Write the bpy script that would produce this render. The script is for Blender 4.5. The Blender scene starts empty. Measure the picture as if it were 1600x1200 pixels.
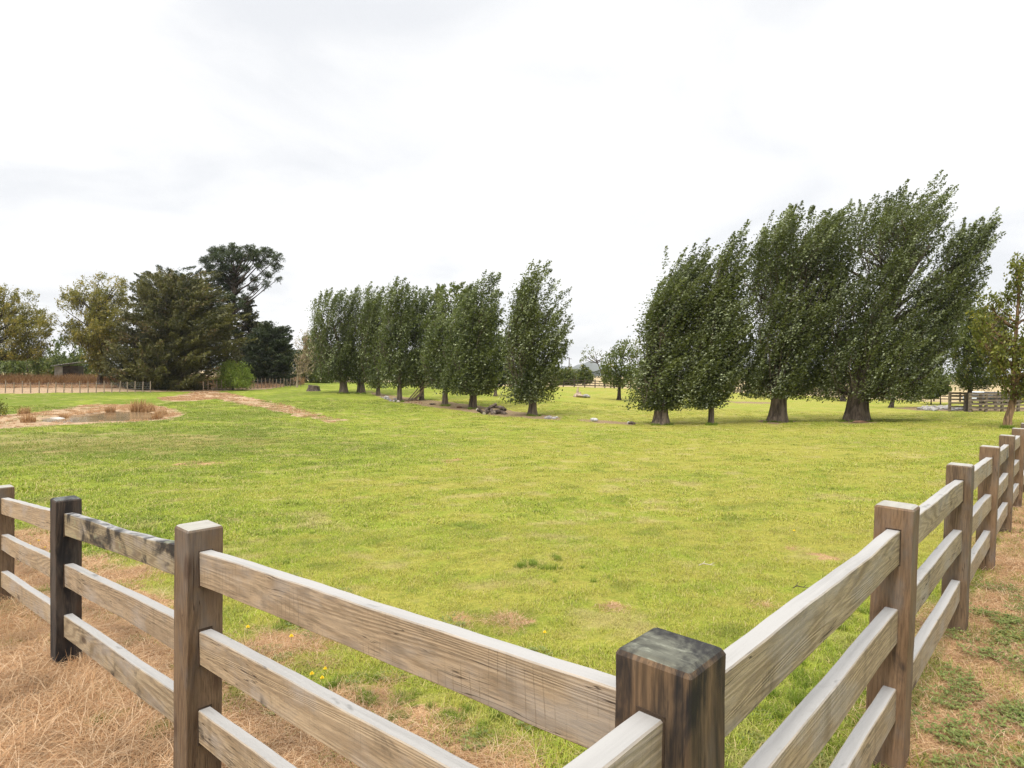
import bpy, bmesh, math, random
import numpy as np
from mathutils import Vector, Matrix
from math import radians as R

random.seed(7)
RNG = np.random.default_rng(11)
scene = bpy.context.scene
COL = scene.collection
F = 970.0                      # focal length in pixels of a 1600 wide frame
CAMZ = 1.67
PITCH = math.atan(15 / F)
ROLL = 0.014
EXPOSURE = 1.02

# ------------------------------------------------------------------ camera
cam_data = bpy.data.cameras.new("camera")
cam = bpy.data.objects.new("camera", cam_data)
COL.objects.link(cam)
cam_data.sensor_width = 36.0
cam_data.lens = 36.0 * F / 1600
cam_data.clip_start = 0.02
cam_data.clip_end = 8000
CM = Matrix.Rotation(math.pi / 2 - PITCH, 3, 'X') @ Matrix.Rotation(ROLL, 3, 'Z')
cam.matrix_world = Matrix.Translation((0, 0, CAMZ)) @ CM.to_4x4()
scene.camera = cam

# ------------------------------------------------------------------ noise and terrain
_perm = np.random.default_rng(3).random((256, 256))
def vnoise(x, y):
    x = np.asarray(x, float); y = np.asarray(y, float)
    xi = np.floor(x).astype(int); yi = np.floor(y).astype(int)
    fx = x - xi; fy = y - yi
    fx = fx * fx * (3 - 2 * fx); fy = fy * fy * (3 - 2 * fy)
    a = _perm[xi % 256, yi % 256]; b = _perm[(xi + 1) % 256, yi % 256]
    c = _perm[xi % 256, (yi + 1) % 256]; d = _perm[(xi + 1) % 256, (yi + 1) % 256]
    return (a * (1 - fx) + b * fx) * (1 - fy) + (c * (1 - fx) + d * fx) * fy
def fbm(x, y, o=4):
    s = 0; a = .5; t = 0
    for k in range(o):
        s = s + a * vnoise(np.asarray(x) * 2 ** k + 17.3 * k, np.asarray(y) * 2 ** k + 5.1 * k); t += a; a *= .55
    return s / t
def sm(a, b, x):
    t = np.clip((np.asarray(x, float) - a) / (b - a), 0, 1)
    return t * t * (3 - 2 * t)

C0 = np.array([0.314, 1.191])                      # the corner post
BL = np.array([-1.681, 1.527]); BR = np.array([1.402, 1.553])
UL = BL / np.linalg.norm(BL); UR = BR / np.linalg.norm(BR)
def ab(x, y):
    return (x - C0[0]) * UL[0] + (y - C0[1]) * UL[1], (x - C0[0]) * UR[0] + (y - C0[1]) * UR[1]

POND = None
def base_terrain(x, y):
    x = np.asarray(x, float); y = np.asarray(y, float)
    a, b = ab(x, y)
    q = .095 * np.where(a > 0, a, a * .25) + .0145 * b
    q = np.where(q > 0, 1.6 * (1 - np.exp(-q / 1.6)), q * .5)
    k = sm(0, 40, x)
    rise = 1.5 * sm(0, 1, (y - 35 - 30 * k) / (60 + 60 * k))
    und = (fbm(x / 7, y / 7, 3) - .5) * .16 * sm(5, 16, y)
    far = sm(250, 1200, np.hypot(x, y)) * 4.0
    small = (fbm(x * 1.1 + 9, y * 1.1, 3) - .5) * .05 * sm(1.8, 4, np.hypot(x, y))
    return -q + rise + und + small + far * 0
def poly_sd(poly, x, y):
    """signed distance, negative inside"""
    x = np.asarray(x, float); y = np.asarray(y, float)
    d = np.full(x.shape, 1e18); inside = np.zeros(x.shape, bool)
    n = len(poly)
    for i in range(n):
        x0, y0 = poly[i]; x1, y1 = poly[(i + 1) % n]
        ex, ey = x1 - x0, y1 - y0
        t = np.clip(((x - x0) * ex + (y - y0) * ey) / (ex * ex + ey * ey + 1e-12), 0, 1)
        d = np.minimum(d, (x - x0 - t * ex) ** 2 + (y - y0 - t * ey) ** 2)
        c = ((y0 > y) != (y1 > y)) & (x < ex * (y - y0) / (ey + 1e-12) + x0)
        inside ^= c
    d = np.sqrt(d)
    return np.where(inside, -d, d)
def terrain(x, y):
    z = base_terrain(x, y)
    if POND is not None:
        sd = poly_sd(POND['margin'], x, y)
        z = z + (POND['z'] - z) * sm(2.5, -1.0, sd)
        sw = poly_sd(POND['water'], x, y)
        z = z - .35 * sm(.6, -.8, sw)
    return z
def ray(px, py):
    d = CM @ Vector(((px - 800) / F, -(py - 600) / F, -1))
    return np.array(d)
def at(px, py, terr=None):
    """ground point seen at photograph pixel"""
    terr = terr or terrain
    d = ray(px, py)
    ys = 1.0 * 1.03 ** np.arange(0, 260)
    t = ys / d[1]
    h = CAMZ + d[2] * t - terr(d[0] * t, d[1] * t)
    i = int(np.argmax(h < 0))
    if h[i] >= 0: i = len(t) - 1
    lo, hi = t[max(i - 1, 0)], t[i]
    for _ in range(18):
        m = (lo + hi) / 2
        if CAMZ + d[2] * m - terr(d[0] * m, d[1] * m) < 0: hi = m
        else: lo = m
    return Vector((d[0] * hi, d[1] * hi, float(terr(d[0] * hi, d[1] * hi))))
def at_depth(px, py, Y):
    d = ray(px, py); t = Y / d[1]
    return Vector((d[0] * t, Y, CAMZ + d[2] * t))
def wp(pts, terr=None):
    return [tuple(at(p[0], p[1], terr))[:2] for p in pts]

bt = base_terrain
margin = wp([(-90, 668), (-90, 652), (0, 648), (60, 645), (100, 637), (135, 631), (200, 629), (245, 632), (272, 639), (281, 647), (264, 655), (200, 659), (100, 663), (0, 669)], bt)
pc = at(190, 648, bt)
wz = pc.z - .04
def on_z(px, py, z):
    d = ray(px, py); t = (z - CAMZ) / d[2]
    return (d[0] * t, d[1] * t)
water = [on_z(px, py, wz) for px, py in [(70, 658), (84, 654), (112, 652), (150, 647), (190, 643), (225, 644), (246, 650), (238, 656), (200, 657.5), (160, 658), (110, 660.5)]]
POND = dict(margin=margin, water=water, z=pc.z)

# ------------------------------------------------------------------ helpers
def tag(o, label=None, cat=None, group=None, kind=None):
    if label: o['label'] = label
    if cat: o['category'] = cat
    if group: o['group'] = group
    if kind: o['kind'] = kind
    return o
def empty(name, loc, rz=0):
    o = bpy.data.objects.new(name, None); COL.objects.link(o)
    o.location = loc; o.rotation_euler = (0, 0, rz); o.empty_display_size = .2
    return o
def mesh_obj(name, verts, faces, mat, parent=None, smooth=False, attrs=None, link=True):
    me = bpy.data.meshes.new(name)
    verts = np.asarray(verts, np.float32)
    if isinstance(faces, np.ndarray):
        n, k = faces.shape
        me.vertices.add(len(verts)); me.vertices.foreach_set('co', verts.ravel())
        me.loops.add(n * k); me.loops.foreach_set('vertex_index', faces.astype(np.int32).ravel())
        me.polygons.add(n)
        me.polygons.foreach_set('loop_start', (np.arange(n) * k).astype(np.int32))
        me.polygons.foreach_set('loop_total', np.full(n, k, np.int32))
        me.update(calc_edges=True)
    else:
        me.from_pydata([tuple(v) for v in verts], [], faces)
        me.update()
    if attrs:
        for an, av in attrs.items():
            at_ = me.attributes.new(an, 'FLOAT', 'POINT')
            at_.data.foreach_set('value', np.asarray(av, np.float32))
    if smooth:
        me.polygons.foreach_set('use_smooth', np.ones(len(me.polygons), bool))
    me.materials.append(mat)
    o = bpy.data.objects.new(name, me)
    if link: COL.objects.link(o)
    if parent is not None: o.parent = parent
    return o
class MB:
    """collects tubes, boxes and blobs into one mesh"""
    def __init__(s): s.v = []; s.f = []
    def add(s, verts, faces):
        b = len(s.v); s.v += [tuple(v) for v in verts]; s.f += [tuple(i + b for i in f) for f in faces]
    def tube(s, pts, rad, n=8, flute=0, cap=True, seed=0):
        pts = [Vector(p) for p in pts]; vs = []; fs = []
        rs = random.Random(seed); ph = [rs.uniform(0, 6.28) for _ in range(4)]
        x = None
        for i, p in enumerate(pts):
            d = (pts[min(i + 1, len(pts) - 1)] - pts[max(i - 1, 0)]).normalized()
            if x is None:
                x = Vector((1, 0, 0)) if abs(d.x) < .8 else Vector((0, 1, 0))
            x = (x - d * x.dot(d)).normalized(); y = d.cross(x)
            for k in range(n):
                a = 2 * math.pi * k / n
                r = rad[i]
                if flute: r *= 1 + flute * (math.sin(5 * a + ph[0]) * .6 + math.sin(9 * a + ph[1]) * .3 + math.sin(3 * a + ph[2] + i * .4) * .4)
                vs.append(p + (x * math.cos(a) + y * math.sin(a)) * r)
        for i in range(len(pts) - 1):
            for k in range(n):
                k2 = (k + 1) % n
                fs.append((i * n + k, i * n + k2, (i + 1) * n + k2, (i + 1) * n + k))
        if cap:
            fs.append(tuple(range(n - 1, -1, -1))); fs.append(tuple((len(pts) - 1) * n + k for k in range(n)))
        s.add(vs, fs)
    def box(s, c, size, rz=0, taper=1.0):
        cx, cy, cz = c; sx, sy, sz = [q / 2 for q in size]
        co, si = math.cos(rz), math.sin(rz); vs = []
        for z, t in ((-sz, 1), (sz, taper)):
            for x, y in ((-sx, -sy), (sx, -sy), (sx, sy), (-sx, sy)):
                x2, y2 = x * t, y * t
                vs.append((cx + x2 * co - y2 * si, cy + x2 * si + y2 * co, cz + z))
        s.add(vs, [(3, 2, 1, 0), (4, 5, 6, 7), (0, 1, 5, 4), (1, 2, 6, 5), (2, 3, 7, 6), (3, 0, 4, 7)])
    def rock(s, c, size, seed=0, sub=2):
        bm = bmesh.new(); bmesh.ops.create_icosphere(bm, subdivisions=sub, radius=1)
        rs = random.Random(seed); planes = []
        for _ in range(9):
            d = Vector((rs.gauss(0, 1), rs.gauss(0, 1), rs.gauss(0, 1))).normalized(); planes.append((d, rs.uniform(.62, .9)))
        for v in bm.verts:
            for d, k in planes:
                q = v.co.dot(d)
                if q > k: v.co -= d * (q - k)
        rot = Matrix.Rotation(rs.uniform(0, 6.28), 3, 'Z')
        vs = [rot @ Vector((v.co.x * size[0], v.co.y * size[1], v.co.z * size[2])) + Vector(c) for v in bm.verts]
        fs = [[v.index for v in f.verts] for f in bm.faces]; bm.free(); s.add(vs, fs)
    def build(s, name, mat, parent=None, smooth=False):
        return mesh_obj(name, s.v, s.f, mat, parent, smooth)

# ------------------------------------------------------------------ materials
class NT:
    def __init__(s, name):
        s.m = bpy.data.materials.new(name); s.m.use_nodes = True; s.t = s.m.node_tree
        s.t.nodes.clear(); s.out = s.t.nodes.new('ShaderNodeOutputMaterial')
    def n(s, typ, **kw):
        nd = s.t.nodes.new(typ)
        for k, v in kw.items():
            if k.startswith('i_'):
                nd.inputs[int(k[2:]) if k[2:].isdigit() else k[2:].replace('_', ' ')].default_value = v
            else: setattr(nd, k, v)
        return nd
    def l(s, a, b): s.t.links.new(a, b)
    def val(s, x, sock):
        if hasattr(x, 'links') or isinstance(x, bpy.types.NodeSocket): s.l(x, sock)
        else: sock.default_value = x
    def math(s, op, a, b=0.0, clamp=False):
        nd = s.n('ShaderNodeMath', operation=op, use_clamp=clamp)
        s.val(a, nd.inputs[0]); s.val(b, nd.inputs[1]); return nd.outputs[0]
    def mix(s, f, a, b, blend='MIX'):
        nd = s.n('ShaderNodeMix', data_type='RGBA', blend_type=blend)
        s.val(f, nd.inputs[0])
        for x, k in ((a, 6), (b, 7)):
            if isinstance(x, tuple): nd.inputs[k].default_value = (*x[:3], 1)
            else: s.l(x, nd.inputs[k])
        return nd.outputs[2]
    def noise(s, vec, scale, detail=4, rough=.55, dist=0.0, out=0):
        nd = s.n('ShaderNodeTexNoise'); nd.inputs['Scale'].default_value = scale
        nd.inputs['Detail'].default_value = detail; nd.inputs['Roughness'].default_value = rough
        nd.inputs['Distortion'].default_value = dist
        if vec is not None: s.l(vec, nd.inputs['Vector'])
        return nd.outputs[out]
    def ramp(s, f, lo, hi, a=0.0, b=1.0):
        nd = s.n('ShaderNodeMapRange', clamp=True, interpolation_type='SMOOTHSTEP')
        s.l(f, nd.inputs[0]); nd.inputs[1].default_value = lo; nd.inputs[2].default_value = hi
        nd.inputs[3].default_value = a; nd.inputs[4].default_value = b; return nd.outputs[0]
    def attr(s, name, typ='GEOMETRY'):
        nd = s.n('ShaderNodeAttribute', attribute_name=name, attribute_type=typ); return nd.outputs['Fac']
    def mapping(s, vec, scale, loc=(0, 0, 0)):
        nd = s.n('ShaderNodeMapping'); s.l(vec, nd.inputs[0]); nd.inputs['Scale'].default_value = scale
        if isinstance(loc, tuple): nd.inputs['Location'].default_value = loc
        else: s.l(loc, nd.inputs['Location'])
        return nd.outputs[0]
    def principled(s, color, rough=.8, bump=None, bstr=.3, bdist=.01, metal=0, spec=.3):
        p = s.n('ShaderNodeBsdfPrincipled')
        if isinstance(color, tuple): p.inputs['Base Color'].default_value = (*color[:3], 1)
        else: s.l(color, p.inputs['Base Color'])
        s.val(rough, p.inputs['Roughness']); p.inputs['Metallic'].default_value = metal
        p.inputs['Specular IOR Level'].default_value = spec
        if bump is not None:
            b = s.n('ShaderNodeBump'); b.inputs['Strength'].default_value = bstr; b.inputs['Distance'].default_value = bdist
            s.l(bump, b.inputs['Height']); s.l(b.outputs[0], p.inputs['Normal'])
        return p
    def done(s, p): s.l(p.outputs[0], s.out.inputs[0]); return s.m

def simple(name, col, rough=.8, var=.3, scale=6, metal=0, bstr=.4, bdist=.01, spec=.3):
    t = NT(name); oc = t.n('ShaderNodeTexCoord').outputs['Object']
    nz = t.noise(oc, scale, 6)
    c = t.mix(t.ramp(nz, .3, .7), tuple(q * (1 - var) for q in col), tuple(min(1, q * (1 + var)) for q in col))
    return t.done(t.principled(c, rough, t.noise(oc, scale * 5, 5), bstr, bdist, metal, spec))

def wood(name, axis, side=(.25, .185, .13), dark=(.12, .085, .058), top=(.36, .345, .325), stain=.3, saw=.5, seed=0, lichen=.0, figure=1.0):
    t = NT(name)
    oc = t.n('ShaderNodeTexCoord').outputs['Object']
    rnd = t.n('ShaderNodeObjectInfo').outputs['Random']
    off = t.n('ShaderNodeCombineXYZ'); r1 = t.math('MULTIPLY', rnd, 37.0)
    t.l(t.math('ADD', r1, seed * 3.1), off.inputs[0]); t.l(t.math('MULTIPLY', rnd, 11.0), off.inputs[1]); t.l(r1, off.inputs[2])
    add = t.n('ShaderNodeVectorMath', operation='ADD'); t.l(oc, add.inputs[0]); t.l(off.outputs[0], add.inputs[1])
    v = add.outputs[0]
    st = (1, 14, 14) if axis == 'X' else (14, 14, 1)
    fine = t.noise(t.mapping(v, tuple(q * 11 for q in st)), 1, 7, .72)
    # growth ring figure: bands across the face, bent by slow noise along the length
    mp = t.mapping(v, (.26, 4, 5) if axis == 'X' else (5, 4, .26))
    nz = t.noise(mp, 1.0, 2, .4, 0.6)
    ring = t.math('FRACT', t.math('MULTIPLY', nz, 30.0))
    ring = t.math('ABSOLUTE', t.math('SUBTRACT', ring, .5))
    ring = t.ramp(ring, .0, .5)
    big = t.noise(t.mapping(v, (1.2, 5, 5) if axis == 'X' else (5, 5, 1.2)), 1.4, 5, .6)
    c = t.mix(t.ramp(ring, .2, 1.0, 0, .62 * figure), side, dark)
    c = t.mix(t.ramp(fine, .42, .66, 0, .85), c, tuple(q * .45 for q in side))
    c = t.mix(t.ramp(big, .45, .75, 0, .5), c, tuple(q * 1.25 for q in (side[0], side[1] * 1.05, side[2] * 1.12)))
    # patches of grey weathering
    gw = t.noise(t.mapping(v, (2, 4, 4) if axis == 'X' else (4, 4, 2)), 1.5, 4, .6)
    g0 = sum(side) / 3
    c = t.mix(t.ramp(gw, .45, .7, 0, .6), c, (g0 * 1.12, g0 * 1.02, g0 * .92))
    if saw > 0:
        sx = t.n('ShaderNodeSeparateXYZ'); t.l(v, sx.inputs[0])
        lx = sx.outputs[0] if axis == 'X' else sx.outputs[2]
        wob = t.noise(t.mapping(v, (3, 1.5, 1.5)), 1.0, 2)
        ph = t.math('ADD', t.math('MULTIPLY', lx, 34.0), t.math('MULTIPLY', wob, 2.2))
        s_ = t.math('SUBTRACT', t.math('FRACT', ph), .5); s_ = t.math('ABSOLUTE', s_)
        s_ = t.ramp(s_, .10, .0)
        brk = t.ramp(t.noise(t.mapping(v, (6, 9, 9)), 1.0, 3), .42, .62)
        s_ = t.math('MULTIPLY', s_, brk)
        c = t.mix(t.math('MULTIPLY', s_, saw), c, tuple(q * .45 for q in side))
    # streaks running down the face
    dn = t.noise(t.mapping(v, (9, 9, .8)), 1.0, 3, .5)
    c = t.mix(t.ramp(dn, .58, .76, 0, .5), c, tuple(q * .42 for q in side))
    # drying cracks along the grain
    ck = t.noise(t.mapping(v, (1.3, 40, 40) if axis == 'X' else (40, 40, 1.3)), 1.0, 2, .5)
    ck = t.math('ABSOLUTE', t.math('SUBTRACT', ck, .5))
    ckm = t.math('MULTIPLY', t.ramp(ck, .012, .002), t.ramp(t.noise(t.mapping(v, (2, 6, 6) if axis == 'X' else (6, 6, 2)), 1.0, 2), .5, .62))
    c = t.mix(t.math('MULTIPLY', ckm, .85), c, (.03, .02, .014))
    # knots
    vor = t.n('ShaderNodeTexVoronoi'); vor.inputs['Scale'].default_value = 1.0
    t.l(t.mapping(v, (1.6, 4, 5) if axis == 'X' else (4, 4, 1.6)), vor.inputs['Vector'])
    kn = t.ramp(vor.outputs['Distance'], .13, .05)
    c = t.mix(t.math('MULTIPLY', kn, .75), c, (.06, .035, .022))
    # bleached upper faces
    geo = t.n('ShaderNodeNewGeometry'); sz = t.n('ShaderNodeSeparateXYZ'); t.l(geo.outputs['Normal'], sz.inputs[0])
    up = t.ramp(sz.outputs[2], .55, .9)
    tg = t.noise(t.mapping(v, (1.2, 30, 30) if axis == 'X' else (25, 5, 1)), 1, 4, .6)
    tc = t.mix(t.ramp(tg, .4, .75, 0, .55), top, tuple(q * .68 for q in top))
    tk = t.noise(t.mapping(v, (5, 12, 12)), 1, 3, .6)
    tc = t.mix(t.ramp(tk, .64 - .16 * (stain > .65), .74 - .08 * (stain > .65), 0, .6 + .3 * (stain > .65)), tc, tuple(q * .35 for q in top))
    if lichen == 0 and stain > .65: tc = t.mix(t.ramp(t.noise(t.mapping(v, (14, 60, 14)), 1, 5, .7), .5, .68, 0, .6), tc, (.24, .245, .19))
    c = t.mix(up, c, tc)
    # black mould
    mo = t.noise(t.mapping(v, (3.2, 7, 5) if axis == 'X' else (8, 8, 2.2)), 1.0, 5, .62, .5)
    hi = .74 - .34 * stain
    ms = t.ramp(mo, hi, hi + .17, 0, .93)
    if stain < .6:
        ms = t.math('MULTIPLY', ms, t.math('SUBTRACT', 1.0, t.math('MULTIPLY', up, .8)))
    c = t.mix(ms, c, (.014, .013, .014))
    if lichen > 0:
        li = t.noise(t.mapping(v, (5, 9, 9)), 1.0, 5, .6)
        c = t.mix(t.ramp(li, .66 - .2 * lichen, .78 - .2 * lichen, 0, .7), c, (.25, .27, .17))
    bump = t.math('ADD', fine, t.math('MULTIPLY', ring, .5))
    return t.done(t.principled(c, .82, bump, .55, .0025, 0, .25))

def bark(name, col=(.13, .10, .075), scale=1.0):
    t = NT(name); oc = t.n('ShaderNodeTexCoord').outputs['Object']
    g = t.noise(t.mapping(oc, (6 * scale, 6 * scale, .9 * scale)), 1.0, 6, .65, .4)
    h = t.noise(oc, 1.3, 4)
    c = t.mix(t.ramp(g, .35, .65), tuple(q * .38 for q in col), tuple(q * 1.35 for q in col))
    c = t.mix(t.ramp(h, .45, .7, 0, .35), c, (col[0] * 1.2, col[1] * 1.25, col[2] * 1.1))
    return t.done(t.principled(c, .9, g, 1.0, .12, 0, .2))

def leaf_mat(name, c1, c2, c3, pale=0.1, trans=.35, gloss=.45):
    """c1..c2 spread between clumps, c3 for the odd pale or turned leaf; on poplars it also paints sky glints"""
    t = NT(name)
    v = t.attr('v'); w = t.attr('w')
    oc = t.n('ShaderNodeTexCoord').outputs['Object']
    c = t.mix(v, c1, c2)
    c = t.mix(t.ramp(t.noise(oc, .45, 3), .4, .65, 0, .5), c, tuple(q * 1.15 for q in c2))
    c = t.mix(t.ramp(w, 1 - pale - .05, 1 - pale + .05), c, c3)
    p = t.principled(c, gloss, spec=.35)
    tr = t.n('ShaderNodeBsdfTranslucent')
    tc = t.mix(.35, c, (.20, .26, .03)); t.l(tc, tr.inputs[0])
    ms = t.n('ShaderNodeMixShader', i_0=trans); t.l(p.outputs[0], ms.inputs[1]); t.l(tr.outputs[0], ms.inputs[2])
    t.l(ms.outputs[0], t.out.inputs[0]); return t.m

# ---- grass colours (shared by ground and blades)
G_YEL = (.288, .268, .048); G_MID = (.215, .255, .028); G_DEEP = (.088, .130, .014)
STRAW = (.57, .375, .195); STRAW2 = (.38, .205, .10); STRAWP = (.66, .50, .33)
def ground_mat():
    t = NT('paddock_ground'); geo = t.n('ShaderNodeNewGeometry'); P = geo.outputs['Position']
    lush = t.attr('lush'); dry = t.attr('dry'); mud = t.attr('mud'); field = t.attr('field'); litter = t.attr('litter')
    n1 = t.noise(P, .35, 5, .6); n2 = t.noise(P, 2.2, 5, .65); n3 = t.noise(P, 14, 4, .7); n4 = t.noise(P, 70, 3, .7)
    f = t.math('ADD', lush, t.math('MULTIPLY', t.math('SUBTRACT', n2, .5), .9))
    c = t.mix(t.ramp(f, .2, .6), G_YEL, G_MID)
    c = t.mix(t.ramp(f, .65, 1.0, 0, .75), c, G_DEEP)
    c = t.mix(t.ramp(n3, .38, .7, 0, .5), c, G_DEEP)
    c = t.mix(t.ramp(n4, .5, .3, 0, .5), c, (.085, .080, .012))
    c = t.mix(t.ramp(n4, .52, .75, 0, .5), c, (.42, .34, .12))
    n6 = t.noise(P, 1.15, 4, .6); c = t.mix(t.ramp(n6, .53, .68, 0, .5), c, (.36, .29, .13)); c = t.mix(t.ramp(n6, .44, .30, 0, .45), c, G_DEEP)
    # mown streaks running across, and small bare scrapes
    mp = t.mapping(P, (.25, 1.6, 1)); n5 = t.noise(mp, 1.0, 5, .6)
    c = t.mix(t.ramp(n5, .55, .72, 0, .40), c, (.26, .21, .05))
    dr = t.math('ADD', dry, t.math('MULTIPLY', t.math('SUBTRACT', n3, .5), .7))
    sc = t.mix(t.ramp(n4, .35, .65), tuple(q * .6 for q in STRAW2), tuple(q * .85 for q in STRAW))
    sc = t.mix(t.ramp(n3, .55, .8, 0, .6), sc, (.12, .085, .05))
    pale = t.attr('bleach')
    sc = t.mix(t.math('MULTIPLY', pale, .75), sc, t.mix(t.ramp(n2, .3, .7), (.27, .19, .12), (.40, .30, .195)))
    c = t.mix(t.ramp(dr, .35, .6), c, sc)
    c = t.mix(t.ramp(litter, .3, .7, 0, .85), c, t.mix(t.ramp(n3, .4, .6), (.16, .095, .06), (.27, .19, .125)))
    c = t.mix(t.ramp(field, .3, .7), c, t.mix(t.ramp(n1, .35, .65), (.30, .225, .115), (.38, .30, .175)))
    c = t.mix(t.ramp(mud, .3, .7), c, t.mix(t.ramp(n3, .4, .6), (.18, .125, .075), (.30, .22, .14)))
    hb = t.math('ADD', t.math('MULTIPLY', n3, 1.0), t.math('MULTIPLY', n4, .4))
    return t.done(t.principled(c, .95, hb, .8, .06, 0, .1))
def blade_mat(name, kind):
    t = NT(name); geo = t.n('ShaderNodeNewGeometry'); P = geo.outputs['Position']
    lush = t.attr('lush', 'INSTANCER'); dry = t.attr('dry', 'INSTANCER'); v = t.attr('v'); h = t.attr('h')
    n2 = t.noise(P, 2.2, 5, .65)
    if kind == 'green':
        f = t.math('ADD', lush, t.math('MULTIPLY', t.math('SUBTRACT', n2, .5), .9))
        f = t.math('ADD', f, t.math('MULTIPLY', t.math('SUBTRACT', v, .5), .55))
        c = t.mix(t.ramp(f, .15, .6), tuple(q * 1.42 for q in G_YEL), tuple(q * 1.40 for q in G_MID))
        c = t.mix(t.ramp(f, .65, 1.0, 0, .7), c, tuple(q * 1.3 for q in G_DEEP))
        c = t.mix(t.ramp(v, .80, .86, 0, .85), c, (.52, .42, .19))
        c = t.mix(t.ramp(v, .12, .08, 0, .7), c, (.06, .09, .02))
        n6 = t.noise(P, 1.15, 4, .6); c = t.mix(t.ramp(n6, .53, .68, 0, .5), c, (.46, .37, .18)); c = t.mix(t.ramp(n6, .44, .30, 0, .45), c, (.11, .165, .018))
        c = t.mix(t.math('MULTIPLY', dry, .75), c, t.mix(t.ramp(v, .3, .6), (.28, .20, .08), (.14, .18, .04)))
    elif kind == 'lush':
        c = t.mix(v, (.085, .15, .012), (.20, .28, .02))
        c = t.mix(t.ramp(v, .88, .93, 0, .8), c, (.35, .3, .12))
    elif kind == 'clover':
        c = t.mix(v, (.11, .15, .035), (.24, .28, .08))
    elif kind == 'reed':
        c = t.mix(v, (.25, .12, .045), (.52, .34, .17))
    else:
        c = t.mix(v, STRAW2, STRAW); c = t.mix(t.ramp(v, .72, .95, 0, .9), c, STRAWP)
        c = t.mix(t.ramp(n2, .45, .7, 0, .55), c, (.20, .12, .06))
        c = t.mix(t.ramp(lush, .55, .75, 0, .7), c, (.17, .20, .06))
    p = t.principled(c, .6, spec=.25)
    tr = t.n('ShaderNodeBsdfTranslucent'); t.l(c, tr.inputs[0])
    ms = t.n('ShaderNodeMixShader', i_0=.35); t.l(p.outputs[0], ms.inputs[1]); t.l(tr.outputs[0], ms.inputs[2])
    t.l(ms.outputs[0], t.out.inputs[0]); return t.m

# ------------------------------------------------------------------ ground
LITTER = [wp(p) for p in (
    [(578, 612), (640, 622), (740, 633), (820, 645), (882, 652), (872, 656.5), (800, 651.5), (700, 638.5), (620, 629)],
    [(903, 655), (940, 657), (1000, 661), (990, 664), (930, 660)],
    [(1185, 658), (1215, 655), (1245, 659), (1215, 663)], [(1300, 658), (1340, 655), (1372, 660), (1335, 663)],
    [(1135, 627), (1210, 629), (1210, 631), (1150, 630)], [(1400, 638), (1430, 635.5), (1520, 636), (1600, 636), (1640, 643), (1500, 642.5), (1440, 641.5)])]
DRYP = [wp(p) for p in (
    [(247, 622), (290, 616), (322, 609), (340, 611), (352, 618), (340, 623), (300, 627), (265, 628)],
    [(325, 612), (350, 613), (440, 632), (537, 657), (522, 660), (430, 641), (340, 624)],
    [(-120, 601), (0, 600.5), (150, 601), (400, 600), (460, 601.5), (420, 608), (320, 612), (200, 612), (0, 615), (-120, 616)])]
SCRAPE = [(at(*p), r) for p, r in (((800, 970), .16), ((1270, 866), .2), ((720, 965), .1), ((420, 995), .18), ((960, 945), .08), ((1190, 945), .08), ((310, 725), .7), ((700, 720), .4))]
def masks(x, y):
    a, b = ab(x, y); nz = fbm(x * 1.3, y * 1.3, 4) - .5; nb = fbm(x * .22 + 40, y * .22, 4) - .5; nf = fbm(x * 5, y * 5, 3) - .5
    r = np.hypot(x, y)
    # greener to the left and down in the dip, yellower up the near slope on the right
    u = x / np.maximum(y, .5)
    lush = .32 + .40 * sm(.0, -.55, u) * sm(5, 12, r) + nb * .75 + nz * .55 + .22 * sm(14, 26, r) * sm(.2, -.2, u)
    lush = lush + .45 * sm(1.1, .2, a) * (b > 0) * sm(7, 3, b) + .30 * sm(2.2, .9, b) * (a > 0) * sm(6.5, 2, r)
    dry = np.zeros_like(x)
    dry = np.maximum(dry, np.where((a > 0) & (b < 0.05), .95 - .9 * sm(.10, .26, nz + .1 * nf), 0))
    dry = np.maximum(dry, np.where((a > -.1) & (b >= 0), sm(1.25, .6, b + nz * 1.5 + nf * .6 - .10 * sm(2, 0, a)) * .95, 0))
    dry = np.maximum(dry, np.where((a > 0) & (b > 0), sm(.30, .05, a + nz * .6) * .5, 0))
    lane = np.where(a <= 0, np.clip(.66 * sm(1.1, .15, -a + nz * 1.6) + .75 * sm(.02, .22, nz + .25 * nf) * sm(2.2, .5, -a), 0, .85), 0)
    dry = np.maximum(dry, lane)
    lush = np.where(a <= -.0, .55 + .4 * sm(.8, 1.8, -a) + nz, lush)
    for p, rr in SCRAPE:
        dd = np.hypot((x - p.x), (y - p.y) * .6) / rr
        dry = np.maximum(dry, .62 * sm(1.5, .2, dd + nf * 2.2 + nz))
    mud = np.zeros_like(x); litter = np.zeros_like(x)
    sd = poly_sd(POND['margin'], x, y); dry = np.maximum(dry, sm(.7, -.3, sd + nz * 1.3))
    sw = poly_sd(POND['water'], x, y); mud = np.maximum(mud, sm(.9, 0, sw + nz * 1.2))
    for p in DRYP: dry = np.maximum(dry, sm(.5, -.2, poly_sd(p, x, y) + .15 + nz * 2.2 + nf * .9) * .85)
    for p in LITTER: litter = np.maximum(litter, sm(.5, -.2, poly_sd(p, x, y) + nz * 1.6) * .9)
    # rough brownish bank on the left, in front of the pond
    bank = sm(1.0, .2, poly_sd(BANK, x, y) * .3 + nz * 2.2) * .75
    dry = np.maximum(dry, bank * .60)
    # stubble fields beyond the far fences
    field = np.maximum(sm(0, 3, y - fence_far_y(x)), sm(130, 150, y))
    return lush, dry, mud, litter, field
BANK = wp([(-60, 690), (60, 680), (200, 682), (330, 684), (400, 690), (330, 697), (200, 700), (60, 702), (-60, 700)])
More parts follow.
